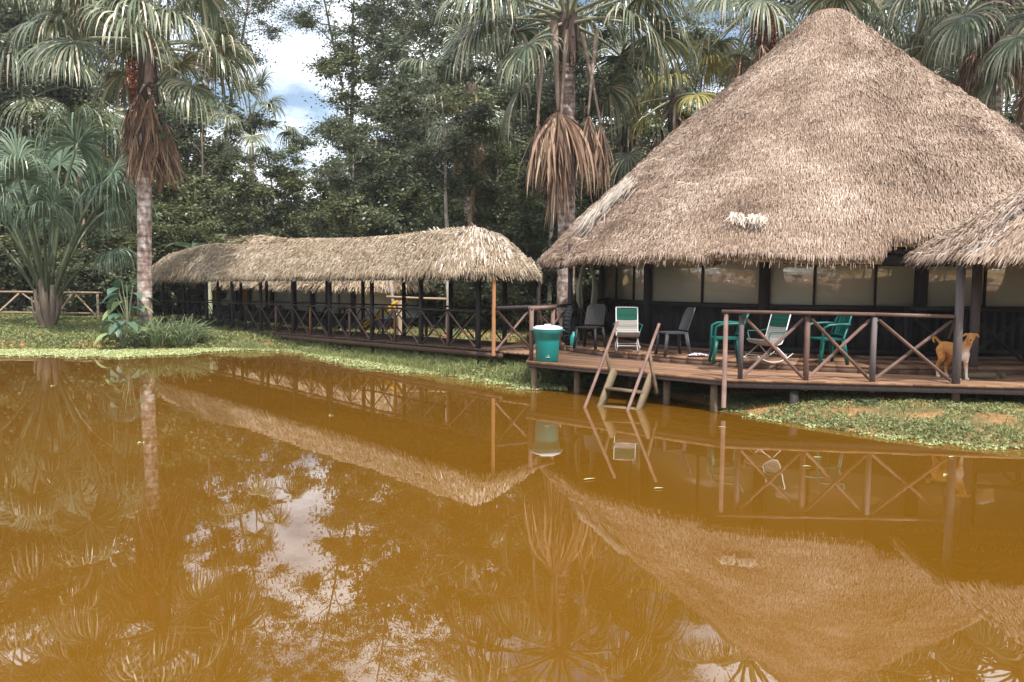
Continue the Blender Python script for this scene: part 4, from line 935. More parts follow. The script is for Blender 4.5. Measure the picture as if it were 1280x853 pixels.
FD = [frond_mesh(math.radians(-84+6*j), 1.55, 1.15, 56, 300+j, DEAD, .1, 1, dead=True, pw=.05, segw=.042) for j in range(4)]
FDs = [frond_mesh(math.radians(-60+12*j), .45, 1.2, 60, 320+j, DEAD, .1, 1, dead=True, pw=.04, segw=.032, dw=.75) for j in range(3)]
FY = [frond_mesh(math.radians(e), 1.2, 1.05, 44, 340+i, YEL, .5, .8) for i, e in enumerate((70, 45, 20, 0, -25))]
FJ = {e: [frond_mesh(math.radians(e+dv_), 5.4, 2.3, 74, 400+e+j, YNG, 1.15, .5, pw=.075, segw=.055) for j, dv_ in enumerate((-4, 4))] for e in (86, 78, 70, 60)}

FW = frond_mesh(math.radians(-86), 1.55, 1.6, 130, 390, DEAD, .05, 1, dead=True, pw=.05, segw=.045, dw=3.0)
def add_frond(root, me, az, z, sc=1.0, r0=.12, tilt=0, name='frond'):
    o = link(name, me, root); o.location = (r0*math.cos(az), r0*math.sin(az), z); o.rotation_euler = (tilt, 0, az); o.scale = (sc, sc, sc*random.uniform(.95, 1.05)); return o
def fan_palm(lab, base, H, tr=.22, lean=(0, 0), nf=22, seed=1, dead=4, skirt=0, shaft=1.6, sc=1.0, special=(), group=None, fruit=0, yellow=False, nodown=False, cat='palm tree'):
    g = np.random.default_rng(seed); random.seed(seed)
    root = thing('fan_palm', lab, cat, base, 0, group)
    b = MB(); zz = np.linspace(-.1, H, 30)
    P = np.stack([lean[0]*(zz/H)**1.5, lean[1]*(zz/H)**1.5, zz], 1); rad = tr*(1.12-.22*zz/H)*(1+.03*np.sin(zz*9))
    b.tube(P, rad, 14, 0, .5); b.build('trunk', [M['palmtrunk']], root, True)
    top = np.array([lean[0], lean[1], H])
    crown = bpy.data.objects.new('crown', None); COL.objects.link(crown); crown.parent = root; crown.location = top; crown.empty_display_size = .1
    # old leaf bases
    b = MB()
    for k in range(26):
        a = g.random()*6.28; z0 = -shaft*g.random(); r = tr*1.0; w = .05+.06*g.random(); l = .7+.6*g.random()
        p0 = np.array([r*math.cos(a), r*math.sin(a), z0+.25]); p1 = p0+np.array([.10*math.cos(a), .10*math.sin(a), -l]); s = np.array([-math.sin(a), math.cos(a), 0])
        b.polys([[p0-s*w, p0+s*w, p1+s*w*.4, p1-s*w*.4]], 0)
    b.lathe([(tr*.95, -shaft-.4), (tr*1.25, -shaft), (tr*1.35, -.3), (tr*1.1, .1), (.05, .35)], k=12, rnd=.4)
    sh = b.build('leaf_base', [M['palmshaft']], root); sh.location = top
    golden = 2.399
    els = [80, 62, 42, 22, 4, -18, -40]
    if nodown: els = els[:5]
    for k in range(nf):
        e = els[min(len(els)-1, int((k/nf)**.85*len(els)))]; az = k*golden+g.normal(0, .15)
        if yellow: me = FY[min(4, int(k/nf*5))]
        else: me = FL[e][k % 2]
        o = add_frond(root, me, az, 0, sc*g.uniform(.88, 1.08), tr*.6); o.location = (top[0]+tr*.6*math.cos(az), top[1]+tr*.6*math.sin(az), H-.35*k/nf*1.2+.15)
    for (e, az, s_, zz_) in special:
        me = FL[e][0]; o = add_frond(root, me, az, 0, s_, tr*.6); o.location = (top[0]+tr*.6*math.cos(az), top[1]+tr*.6*math.sin(az), H+zz_)
    for k in range(dead):
        az = k*golden+1+seed; o = add_frond(root, FD[k % 4], az, 0, sc*g.uniform(.85, 1.1), tr, name='dead_frond'); o.location = (top[0]+tr*1.1*math.cos(az), top[1]+tr*1.1*math.sin(az), H-.35-.3*g.random())
    for k in range(skirt):
        az = k*golden+.4; o = add_frond(root, FDs[k % 3], az, 0, sc*g.uniform(.95, 1.25), tr, name='dead_frond'); o.location = (top[0]+tr*.9*math.cos(az), top[1]+tr*.9*math.sin(az), H-shaft*g.uniform(.42, .92))
    for k in range(fruit):
        az = 3.6+k*1.2+seed*0; b = MB(); c = np.array([top[0]+(tr+.22)*math.cos(az), top[1]+(tr+.22)*math.sin(az), H-.55])
        for j in range(14):
            q = c+np.array([g.normal(0, .06), g.normal(0, .06), 0]); e_ = q+np.array([g.normal(0, .14), g.normal(0, .14), -1.2-.3*g.random()]); b.tube([q, (q+e_)/2+[0, 0, .02], e_], .012, 4, 0, .2)
            for f in np.linspace(.15, 1, 13):
                p_ = lerp(q, e_, f)+g.normal(0, .025, 3); r_ = .028; b.lathe([(0, -r_), (r_*.8, -r_*.5), (r_, 0), (r_*.8, r_*.5), (0, r_)], p_, 6, 0)
        fo = b.build('fruit_cluster', [M['fruit']], root)
    bpy.data.objects.remove(crown)
    return root
M['fruit'] = mat('palm_fruit', [(.11, .03, .018), (.24, .075, .035)], .5, .4)
def gbase(px, Y, py=400):
    p = at(px, py, Y); return np.array([p[0], Y, float(ground_z(p[0], Y))])
def hub_h(px, py, Y): return float(at(px, py, Y)[2])
rad_ = math.radians
p1 = gbase(181, 23.3); H1 = hub_h(192, 48, 23.3)-p1[2]
fan_palm('tall fan palm with dead leaf skirt and pale trunk at the walkway far end', p1, H1, .19, (.28, 0), 24, 3, 0, 20, 2.9, 1.0, special=[(22, rad_(195), 1.05, 0), (4, rad_(215), 1.0, -.1), (4, rad_(-12), 1.0, -.3), (-18, rad_(-25), .9, -.5), (22, rad_(-70), 1.0, 0), (42, rad_(250), 1.0, 0)], fruit=1, nodown=True)
p2 = gbase(707, 24.8); H2 = hub_h(706, 22, 24.8)-p2[2]
fan_palm('tall fan palm with huge dead brown leaves hanging beside the hall roof', p2, H2, .26, (-.05, 0), 20, 5, 0, 0, 1.0, 1.12, special=[(4, rad_(178), 1.25, .1), (22, rad_(200), 1.2, .1), (4, rad_(-4), 1.2, 0), (22, rad_(-30), 1.15, .1), (-40, rad_(160), 1.05, -.3), (-40, rad_(20), .95, -.4), (-18, rad_(230), 1.0, -.2)], nodown=True)
pr = bpy.data.objects[-1] if False else [o for o in bpy.data.objects if o.get('label', '').startswith('tall fan palm with huge dead')][0]
for (px, py, py2, s_, k) in ((692, 28, 133, 1.25, 0), (708, 40, 175, 1.0, 1), (746, 40, 145, .95, 2), (728, 45, 160, .85, 3), (668, 60, 150, .6, 1), (680, 50, 160, .9, 2)):
    c = at(px, py, 24.2); l = (py2-py)*24.2/1000/1.5; o = link('dead_frond', FW if k == 0 else FD[k], pr); o.location = (c[0]-p2[0], c[1]-p2[1]-.1, c[2]-p2[2]); o.rotation_euler = (0, 0, random.uniform(-2.5, -.6)); o.scale = (s_*(1.75 if k == 0 else 1.25), s_*(1.4 if k == 0 else 1.25), max(l, s_))
def simple_palm(lab, px, Y, hy, **k):
    b_ = gbase(px, Y); return fan_palm(lab, b_, hub_h(px, hy, Y)-b_[2], **k)
simple_palm('tall fan palm with dark red fruit cluster just left of the hall apex', 948, 29, -8, tr=.24, nf=20, seed=7, dead=4, shaft=1.8, sc=1.1, fruit=2)
simple_palm('thick fan palm trunk with dead leaves behind the right slope of the hall roof', 1227, 27.5, -20, tr=.30, nf=17, seed=9, dead=11, skirt=8, shaft=2.2, sc=1.15)
simple_palm('fan palm at the right edge with a long brown dead leaf by the roof', 1302, 25, 5, tr=.26, nf=16, seed=12, dead=10, shaft=1.5, sc=1.15)
simple_palm('smaller fan palm with orange brown dead leaves among the dark trees above the walkway', 588, 32, 112, tr=.24, nf=14, seed=14, dead=3, skirt=8, shaft=3.0, sc=.85)
simple_palm('small yellow green fan palm between the tall palm and the hall roof', 838, 29, 118, tr=.18, nf=14, seed=16, dead=2, skirt=4, shaft=1.2, sc=1.15, yellow=True)
simple_palm('green fan palm with stiff leaves behind the left slope of the hall roof', 782, 31, 150, tr=.2, nf=16, seed=18, dead=3, skirt=3, shaft=1.2, sc=.95)
simple_palm('fan palm crown right of the hall apex with yellowing leaves', 1128, 31, 55, tr=.22, nf=16, seed=20, dead=7, skirt=6, shaft=1.4, sc=1.05)
simple_palm('fan palm crown close behind the right slope of the hall, next to the apex', 1075, 33, 10, tr=.22, nf=20, seed=22, dead=3, shaft=1.4, sc=1.1)
simple_palm('fan palm standing furthest left, its crown cut by the top left corner', 12, 40, 12, tr=.15, nf=22, seed=24, dead=3, shaft=1.4, sc=1.6)
simple_palm('slim fan palm with a loose grey crown in the sky gap', 318, 42, 150, tr=.13, nf=13, seed=26, dead=1, shaft=.8, sc=.8)
simple_palm('fan palm behind the left fence with a dense drooping crown', 118, 41, 105, tr=.13, nf=22, seed=28, dead=3, shaft=1.2, sc=1.5)
# juvenile palm: leaves straight from the ground
pj = gbase(60, 27.6, 405); jr = thing('young_fan_palm', 'trunkless young fan palm with long arching leaf stalks beside the pole fence', 'palm tree', pj)
g = np.random.default_rng(31); b = MB()
for k in range(16):
    a = k*2.399; r0 = .20+.006*k; w = .17-.004*k; hgt = 1.25-.045*k+.15*g.random(); s = np.array([-math.sin(a), math.cos(a), 0]); u = np.array([math.cos(a), math.sin(a), 0])
    G = np.array([[u*(r0+.17*math.sin(min(1, f*1.4)*1.7)+.05*f)+s*w*(1-.55*f)*x_+np.array([0, 0, f*hgt])-u*.06*x_*x_ for x_ in (-1, -.5, 0, .5, 1)] for f in np.linspace(0, 1, 7)]); b.grid(G, 0, g.random())
b.build('leaf_base', [mat('palm_boot', [(.13, .095, .07), (.33, .26, .20)], .8, .25, noise=3, bump=.5, stretch=(4, 4, .7))], jr, True).scale = (1.0, 1.0, 1.3)
for k, (e, az, s_) in enumerate(((86, 0, 1.1), (78, 160, 1.0), (78, 20, 1.0), (70, 190, .98), (70, -15, .92), (60, 185, .75), (60, -5, .62), (70, 250, .8), (78, 280, .9), (78, 90, 1.0), (70, 70, .85), (60, 120, .8), (86, 200, .8), (70, 140, .8), (78, 225, .72), (78, 320, .7), (86, 100, .62), (70, 300, .66), (70, 215, .62))):
    o = link('frond', FJ[e][k % 2], jr); o.location = (0, 0, .45); o.rotation_euler = (0, 0, rad_(az)); o.scale = (s_,)*3
# a dead hanging leaf by the tall left palm trunk
# ------------------------------------------------------------------ broadleaf trees
def leaf_polys(C, Rr, n_per, L, seed, flat=.6, fold=True, droop=.25):
    g = np.random.default_rng(seed); C = np.asarray(C); n = len(C)*n_per; idx = np.repeat(np.arange(len(C)), n_per)
    u = nrm(g.normal(size=(n, 3))); r = np.abs(g.normal(0, .62, (n, 1)))*np.asarray(Rr)[idx][:, None]; P = C[idx]+u*r*np.array([1, 1, flat])
    d = nrm(u*np.array([1, 1, .5])+.7*g.normal(size=(n, 3))*np.array([1, 1, .4])-np.array([0, 0, droop])); up = nrm(np.array([0, 0, 1.0])+.75*g.normal(size=(n, 3))); s = nrm(np.cross(d, up)); l = L*(.6+.8*g.random((n, 1))); w = l*.23
    nn = np.cross(s, d)
    Q = np.stack([P, P+d*l*.45+s*w-nn*w*.35, P+d*l, P+d*l*.45-s*w-nn*w*.35], 1)
    cl = g.random(len(C)); rr = np.clip(.40*cl[idx]+.6*g.beta(2, 2.6, n), 0, 1); return Q, rr
def make_tree(H, R, seed, lk, L=.17, nl=9, crown0=.35, flat=.6, clump=.75, per=230, tr=.16, spread=1.0, layer=False, bark='bark', lean=.4, fill=0):
    g = np.random.default_rng(seed); tb = MB(); cl = []; cr = []
    lx, ly = lean if isinstance(lean, tuple) else g.normal(0, lean, 2); zz = np.linspace(-.2, H*.86, 14); wob = np.cumsum(g.normal(0, .05, (14, 2)), 0)
    TP = np.stack([lx*(zz/H)**1.3+wob[:, 0], ly*(zz/H)**1.3+wob[:, 1], zz], 1); TR = np.linspace(tr, tr*.22, 14); TR[0] *= 1.25; tb.tube(TP, TR, 9, 0, .5)
    for k in range(nl):
        f = crown0+(.98-crown0)*(k+.4)/nl; z0 = f*H*.86; i = min(12, int(f*13)); p0 = lerp(TP[i], TP[i+1], f*13-i if f*13-i < 1 else .9); a = k*2.399+g.normal(0, .3)
        reach = R*(math.sin(math.pi*min(1, .25+.75*(1-abs(f-.62)/.62)))**.6)*g.uniform(.75, 1.1)*spread; rise = reach*g.uniform(.25, .75)*(1 if not layer else .5)
        mid = p0+np.array([math.cos(a)*reach*.5, math.sin(a)*reach*.5, rise*.65]); end = p0+np.array([math.cos(a)*reach, math.sin(a)*reach, rise])
        r0 = TR[i]*.55; tb.tube([p0, lerp(p0, mid, .5)+g.normal(0, .08, 3), mid, end], [r0, r0*.75, r0*.5, r0*.15], 6, 0, .5); cl.append(end); cr.append(clump)
        for j in range(5):
            q0 = lerp(mid, end, g.random()) if j else mid; a2 = a+g.normal(0, 1.0); l2 = reach*g.uniform(.25, .55); q1 = q0+np.array([math.cos(a2)*l2, math.sin(a2)*l2, l2*g.uniform(-.1, .6)])
            tb.tube([q0, (q0+q1)/2+g.normal(0, .05, 3), q1], [r0*.35, r0*.25, r0*.08], 5, 0, .5, cap=False); cl.append(q1); cr.append(clump*g.uniform(.6, 1.05))
            if g.random() < .5: cl.append(lerp(q0, q1, .5)+g.normal(0, .2, 3)); cr.append(clump*.6)
    for k in range(4): cl.append(TP[-1]+g.normal(0, R*.22, 3)); cr.append(clump)
    for k in range(fill): a = g.random()*6.28; r = R*math.sqrt(g.random()); cl.append(np.array([r*math.cos(a)+lx*.5, r*math.sin(a)+ly*.5, g.uniform(.12, .75)*H])); cr.append(clump*g.uniform(.7, 1.1))
    lb = MB(); Q, rr = leaf_polys(cl, cr, per, L, seed+50, flat); lb.polys(Q, 0, rr)
    return tb.mesh('trunk', [M[bark]], True), lb.mesh('crown', [M[lk]])
TK = {}
TK['A'] = make_tree(11, 3.6, 1, 'leafA', .17, 11, .28, per=190, clump=.75, fill=48)
TK['B'] = make_tree(10, 3.3, 2, 'leafB', .16, 11, .22, per=190, clump=.7, fill=48)
TK['C'] = make_tree(15, 4.2, 3, 'leafC', .14, 13, .42, per=150, clump=.8, flat=.4, lean=.9, fill=8)
TK['D'] = make_tree(13, 3.6, 4, 'leafC', .18, 12, .28, per=190, clump=.8, fill=46)
TK['E'] = make_tree(6, 2.6, 5, 'leafB', .16, 9, .10, per=230, clump=.65, tr=.09, fill=40)
TK['F'] = make_tree(4.2, 2.3, 6, 'leafA', .18, 8, .05, per=240, clump=.6, tr=.06, fill=40)
TK['G'] = make_tree(20, 5.0, 7, 'leafB', .14, 13, .50, per=120, clump=1.2, flat=.3, lean=1.5, tr=.2, fill=6)
TK['H'] = make_tree(28, 6.5, 10, 'leafB', .15, 16, .60, per=125, clump=1.45, flat=.28, lean=(5.5, .5), tr=.15)
TK['P'] = make_tree(11, 2.4, 8, 'leafC', .16, 8, .62, per=130, clump=.75, tr=.13, bark='barkpale', lean=.3)
TK['T'] = make_tree(12, 2.6, 9, 'leafB', .16, 8, .62, per=130, clump=.75, tr=.2, bark='barktan', lean=.3)
nt_ = 0
def tree(kind, x, y, lab, s=1.0, rz=None, sz=None, group=None, cat='tree'):
    global nt_; nt_ += 1
    random.seed(nt_*13); nm = {'E': 'bushy_tree', 'F': 'shrub', 'P': 'pale_trunk_tree', 'T': 'tan_trunk_tree', 'C': 'tall_tree', 'G': 'tall_tree', 'H': 'tall_tree'}.get(kind, 'forest_tree')
    r = thing(nm, lab, cat, (x, y, float(ground_z(x, y))), random.random()*6.28 if rz is None else rz, group); tm, cm = TK[kind]; link('trunk', tm, r); link('crown', cm, r); r.scale = (s, s, sz or s); return r
def tpx(kind, px, Y, lab, **k): p = at(px, 400, Y); return tree(kind, p[0], Y, lab, **k)
GR = 'trees of the forest behind the walkway'
FT = [('A', 262, 40, .92, 'dark round-crowned tree below the sky gap, left of centre of it'), ('D', 338, 43, .72, 'dark leafy tree under the middle of the sky gap'), ('B', 415, 42, .88, 'mid green leafy tree at the right foot of the sky gap'),
      ('A', 470, 37, .86, 'dense dark tree behind the middle of the walkway roof'), ('D', 530, 40, .98, 'dense dark tree behind the walkway, left of the pale thin trunk'), ('B', 625, 39, .95, 'leafy tree filling the gap between the two palms above the walkway hip'),
      ('A', 660, 42, 1.1, 'tall dark tree behind the palm with hanging dead leaves'), ('D', 740, 40, 1.15, 'tall dark tree behind the left slope of the hall roof'), ('B', 845, 42, 1.2, 'tall green tree above the left slope of the hall roof'),
      ('D', 930, 44, 1.3, 'tall dark tree behind the hall, left of the apex'), ('A', 1040, 44, 1.5, 'tall dark tree directly behind the hall apex'), ('D', 1150, 42, 1.35, 'tall dark tree behind the hall, right of the apex'), ('B', 1240, 40, 1.4, 'tall green tree behind the thick palm trunk at the upper right'), ('A', 1330, 38, 1.5, 'tall dark tree beyond the right edge'),
      ('A', 30, 40, 1.1, 'dark tree behind the fence at the far left'), ('D', 110, 42, 1.2, 'dark tree between the two left palms'), ('B', 190, 40, 1.05, 'mid green tree behind the tall left palm trunk'), ('D', -60, 36, 1.2, 'dark tree beyond the left edge'), ('A', -150, 34, 1.3, 'large dark tree well beyond the left edge'), ('B', 505, 46, 1.45, 'tall mid green tree at the right side of the sky gap'), ('D', 545, 47, 1.4, 'tall grey green tree behind the two hanging palm fans'), ('A', 620, 48, 1.6, 'tall dark tree reaching the top edge left of the central palm'), ('B', 232, 45, 1.15, 'mid green tree just right of the tall left palm trunk'), ('D', 180, 46, 1.45, 'tall grey green tree behind the tall left palm crown'), ('A', 80, 46, 1.5, 'tall dark tree rising behind the young fan palm'), ('B', 760, 47, 1.6, 'tall green tree behind the small green palms'), ('D', 0, 45, 1.5, 'tall grey green tree at the top left corner')]
for k, px, Y, s, lab in FT: tpx(k, px, Y, lab, s=s, group=GR)
tpx('C', 488, 45, 'tall thin forked tree with sparse feathery layers rising above the sky gap edge', s=1.25, rz=1.0)
tpx('G', 440, 50, 'tall slender leaning tree whose sparse branches cross the top of the sky gap', s=1.15, rz=2.6)
tpx('C', 560, 48, 'tall sparse tree with airy crown behind the two hanging palm fans', s=1.2, rz=4)
tpx('G', 215, 47, 'tall airy tree whose crown closes the top left of the sky gap', s=1.15, rz=5)
tpx('C', 640, 46, 'tall airy tree above the palm with hanging dead leaves', s=1.25, rz=2)
tpx('G', 820, 49, 'tall airy tree behind the yellow green palm', s=1.2, rz=.5)
tpx('C', 70, 46, 'tall airy tree in the top left corner', s=1.3, rz=3.3)
for k_, px_, Y_, l_, rz_ in (('H', 235, 46, 'very tall thin leaning tree whose crown hangs over the middle of the sky gap', -.4), ('H', 215, 52, 'very tall thin tree with leaves closing the left top of the sky gap', 0.5), ('H', 258, 50, 'very tall slender tree whose thin high crown spreads over the sky gap', 0.0), ('H', 470, 52, 'very tall leaning tree behind the right edge of the sky gap', 3.14), ('H', 520, 50, 'very tall sparse tree behind the hanging palm fans', 4.1), ('H', 160, 52, 'very tall sparse tree behind the tall left palm crown', 5.2), ('H', 700, 52, 'very tall sparse tree directly behind the palm with hanging dead leaves', 3.0), ('H', 900, 52, 'very tall sparse tree behind the hall, left of its apex', 1.0), ('G', 600, 47, 'tall airy tree behind the small orange-skirted palm', 3.6), ('G', 40, 45, 'tall airy tree behind the furthest left palm', 1.6), ('H', 20, 50, 'very tall sparse tree above the top left corner', 1.2)):
    tpx(k_, px_, Y_, l_, rz=rz_)
SH = [('E', 120, 37, 1.0), ('E', 200, 36, .9), ('F', 20, 38, 1.0), ('F', 160, 35.5, .9), ('E', 232, 37, 1.1), ('E', 300, 44, 1.1), ('E', 380, 44, 1.2), ('E', 450, 33, .85), ('F', 505, 31, .95), ('E', 540, 34, .95), ('F', 575, 30, .8), ('E', 612, 33, 1.0), ('F', 640, 28, .85), ('E', 672, 31, .95), ('F', 692, 27, .75), ('E', 730, 29, .8), ('F', 745, 26.5, .75), ('E', 775, 31, .95), ('E', 60, 39, 1.2), ('E', -30, 37, 1.2), ('F', 480, 35, 1.1), ('F', 555, 37, 1.2), ('F', 600, 38, 1.2), ('F', 655, 36, 1.2), ('F', 710, 34, 1.1)]
shl = ['low dark shrub', 'bushy green shrub']
spots = ['behind the fence between the two left palms', 'just left of the tall palm trunk', 'at the far left behind the young palm', 'low behind the fence right of the young palm', 'above the far left end of the walkway', 'behind the bungalow roof', 'behind the bungalow roof, right end', 'right of the bungalow, seen under the walkway roof', 'behind the yellow slide', 'behind the horizontal pole', 'behind the pale trunk seen under the walkway', 'behind the tan trunk seen under the walkway', 'behind the orange end post of the walkway', 'behind the teal bin', 'behind the walkway hip, right of the teal bin', 'beyond the black tyre', 'beyond the wicker chair at the veranda end', 'hidden behind the hall wall, left side', 'behind the young palm', 'beyond the left edge', 'in the shade behind the slide', 'in the shade behind the end of the horizontal pole', 'in deep shade behind the palm with orange dead leaves', 'in deep shade between walkway and hall', 'in deep shade behind the tall palm base']
for (k, px, Y, s), sp in zip(SH, spots): tpx(k, px, Y, ('bushy dark green undergrowth tree ' if k == 'E' else 'low dark shrub ')+sp, s=s, cat='shrub')
tpx('P', 566, 27.5, 'slender tree with a straight pale trunk rising behind the walkway roof', s=.82, rz=1)
tpx('P', 440, 34, 'thin pale trunked tree right of the bungalow', s=.8, rz=2)
tpx('P', 655, 31, 'thin white stemmed tree between the walkway and the teal bin', s=.8, rz=3, sz=.9)
tpx('P', 682, 26.5, 'leaning pale trunked tree just left of the hall roof edge', s=.75, rz=4, sz=.85)
tpx('T', 581, 29, 'thick mottled tan trunk behind the walkway rails', s=.7, rz=4, sz=.8)
tpx('T', 112, 36, 'tan trunked tree in the shade behind the fence', s=.8, rz=.4)
tpx('P', 700, 26.2, 'pale blotched trunk beside the tall palm at the left end of the hall', s=.6, rz=2.4, sz=.85)
# trees round the sides and behind the viewer (mirrored in the hall windows)
for i, (k, x, y, s) in enumerate([('A', -9, -18, 1), ('E', -4, -15, 1.1), ('B', 0, -20, 1.1), ('E', 4.5, -15.5, 1.2), ('D', 8, -20, 1), ('E', 12, -15, 1.3), ('A', 16, -19, 1.1), ('E', 20, -12, 1.3), ('B', 24, -4, 1.1), ('E', 22, 4, 1.2), ('A', -32, 6, 1.2), ('B', -34, 18, 1.2), ('E', -30, 28, 1.3), ('D', -36, 28, 1.3), ('A', 24, 24, 1.2), ('D', 26, 14, 1.1), ('E', -14, -16, 1.2), ('F', 0, -13, 1.2), ('F', 7, -13.5, 1.3), ('F', 14, -11.5, 1.2), ('B', -20, -14, 1.2)]+[('E' if j_ % 2 else 'F', -9+j_*2.3, -11.6-(j_ % 3)*.5, .7+.15*(j_ % 4)) for j_ in range(11)]):
    tree(k, x, y, 'leafy tree on the bank outside the picture, '+('behind the viewer' if y < -8 else 'beyond the right edge' if x > 0 else 'beyond the left edge'), s=s, group='trees around the pond outside the view')
for i, (x, y, h, s) in enumerate(((-1.5, -13.5, 6.5, .9), (2.8, -13, 6.0, 5), (8.5, -12.8, 7, 7))):
    fan_palm('fan palm on the bank behind the viewer', (x, y, float(ground_z(x, y))), h, .24, nf=18, seed=40+i, dead=2, skirt=4, shaft=1.4, group='palms behind the viewer')

# far wall of the forest: reads as one mass
g = np.random.default_rng(77); C_ = []; R_ = []
for k in range(1500):
    x = g.uniform(-55, 62); y = g.uniform(54, 70); u = x/y
    top = 7.5 if -.37 < u < -.19 else 15 if u < .3 else 22
    top *= (.85+.3*math.sin(x*.5)*math.sin(x*.23+1)); C_.append((x, y, 1.0+g.random()*max(2, top))); R_.append(g.uniform(1.2, 2.1))
for k in range(420):
    x = g.uniform(-45, 45); C_.append((x, g.uniform(-34, -24), .6+g.random()*9)); R_.append(g.uniform(1.2, 2.0))
Q, rr = leaf_polys(C_, R_, 95, .42, 78, .7); b = MB(); b.polys(Q, 0, rr); struct(b.build('far_forest', [M['leafA']]), 'stuff', 'dark dense far wall of forest foliage behind all the trees', 'forest')
# undergrowth carpet on the forest floor
C_ = []; R_ = []
for k in range(900):
    x = g.uniform(-26, 9); y = g.uniform(28.5, 52); p_ = at(0, 400, 1)
    if -17.5 < x < -4 and 25.5 < y < 44 and (y-26.6) < (-x-5.5)*1.25+7 and (y-26.6) > (-x-5.5)*1.06-3: continue
    if x < -13 and y < 35.2: continue
    C_.append((x, y, float(ground_z(x, y))+.12)); R_.append(g.uniform(.35, .8))
Q, rr = leaf_polys(C_, R_, 75, .2, 80, .55); b = MB(); b.polys(Q, 0, rr); struct(b.build('undergrowth', [M['leafA']]), 'stuff', 'low dark leafy undergrowth on the forest floor', 'undergrowth')

# ------------------------------------------------------------------ plants on the bank
def leaf_blade(b, p, d, L, w, bend=.5, m=0, rnd=None, up=(0, 0, 1.)):
    s = nrm(np.cross(d, up)); P = []; q = np.array(p, float); dd = np.array(d, float)
    for k in range(7): P.append(q.copy()); q = q+dd*L/6; dd = nrm(dd-np.array([0, 0, bend/6]))
    W_ = w*np.array([.08, .75, 1, .95, .75, .42, .02]); G = np.array([[P[k]-s*W_[k]/2+[0, 0, W_[k]*.12], P[k]-[0, 0, 0], P[k]+s*W_[k]/2+[0, 0, W_[k]*.12]] for k in range(7)]); b.grid(G, m, rnd)
M['bigleaf'] = mat('big_leaf', [(.06, .12, .075), (.12, .20, .13), (.28, .36, .14)], .35, .6, trans=.25)
def arum(lab, base, n, hgt, L, w, seed):
    g = np.random.default_rng(seed); o = thing('broad_leaved_plant', lab, 'plant', base)
    b = MB(); c = MB()
    for k in range(n):
        a = k*2.399+g.normal(0, .3); h = hgt*g.uniform(.25, 1.0); r = .12+.3*g.random(); e = np.array([r*math.cos(a), r*math.sin(a), h]); b.tube([(0, 0, 0), e*[.4, .4, .6], e], [.014, .012, .008], 5, 0, .3, cap=False)
        leaf_blade(c, e, nrm([math.cos(a), math.sin(a), .1+g.normal(0, .3)]), L*g.uniform(.7, 1.2), w*g.uniform(.8, 1.15), 1.3, rnd=g.random()*.6 if k % 7 else .98)
    b.build('stem', [M['petiole']], o); c.build('foliage', [M['bigleaf']], o, True)
arum('tall broad-leaved plant growing against the base of the tall left palm', gbase(160, 23.0), 30, 1.7, .55, .30, 3)
arum('clump of broad drooping leaves at the water edge left of the grass tuft', gbase(153, 22.0), 16, .75, .5, .28, 4)
# banana-like plant behind the walkway
o = thing('banana_plant', 'large-leaved banana-like plant showing above the left end of the walkway roof', 'plant', gbase(262, 33.5)); g = np.random.default_rng(6); b = MB(); c = MB()
b.tube([(0, 0, 0), (0, 0, 2.2)], [.14, .09], 9)
for k in range(9):
    a = k*2.399; leaf_blade(c, np.array([0, 0, 2.1]), nrm([math.cos(a)*.6, math.sin(a)*.6, 1.0]), 2.6, .55, 1.9, rnd=g.random()*.5)
b.build('stem', [M['petiole']], o); c.build('foliage', [M['palmyoung']], o, True)
# climber on the tall palm's shaft
o = thing('climbing_vine', 'green climbing vine with broad leaves on the dark upper shaft of the tall left palm', 'vine', at(208, 165, 22.9)); b = MB(); c = MB(); g = np.random.default_rng(9)
b.tube([(-.05, 0.1, -1.2), (.02, 0, -.4), (-.1, 0, .4), (-.2, 0, 1.2)], .015, 5)
for k in range(46):
    h = g.uniform(-.2, 1.3); a = g.uniform(-2.9, .3); e = np.array([-.15*h/1.2+.35*g.random()*math.cos(a), .2*math.sin(a), h]); leaf_blade(c, e, nrm([math.cos(a), math.sin(a), g.normal(-.2, .4)]), .2*g.uniform(.7, 1.3), .13, 1.0, rnd=g.random()*.55 if k else 1.0)
b.build('stem', [M['petiole']], o); c.build('foliage', [M['bigleaf']], o, True)
# grass tuft
M['grassleaf'] = mat('grass_blade', [(.09, .13, .05), (.16, .21, .10), (.32, .35, .20)], .5, .4, trans=.3)
def grass_tuft(lab, base, n, R, H, seed, name='grass_tuft'):
    g = np.random.default_rng(seed); b = MB()
    for k in range(n):
        a = g.random()*6.28; r = R*math.sqrt(g.random()); p = np.array([r*math.cos(a)*1.5, r*math.sin(a), 0]); d = nrm([math.cos(a)*.35+g.normal(0, .3), math.sin(a)*.35+g.normal(0, .3), 1]); s = nrm(np.cross(d, g.normal(size=3))); h = H*g.uniform(.45, 1.1); w = .014
        q1 = p+d*h*.5; d2 = nrm(d+np.array([d[0], d[1], -.55])); q2 = q1+d2*h*.35; d3 = nrm(d2+np.array([d[0], d[1], -1.0])); q3 = q2+d3*h*.3; r_ = g.random()
        b.polys([[p-s*w, p+s*w, q1+s*w, q1-s*w], [q1-s*w, q1+s*w, q2+s*w*.7, q2-s*w*.7], [q2-s*w*.7, q2+s*w*.7, q3+s*w*.1, q3-s*w*.1]], 0, r_)
    return tag(b.build(name, [M['grassleaf']], loc=base), lab, 'grass')
grass_tuft('tall pale green grass tuft at the foot of the tall left palm', gbase(205, 22.6), 650, .65, .95, 1)
grass_tuft('smaller reed tuft right of the tall grass at the left end of the walkway', gbase(232, 22.9), 260, .4, .6, 2)
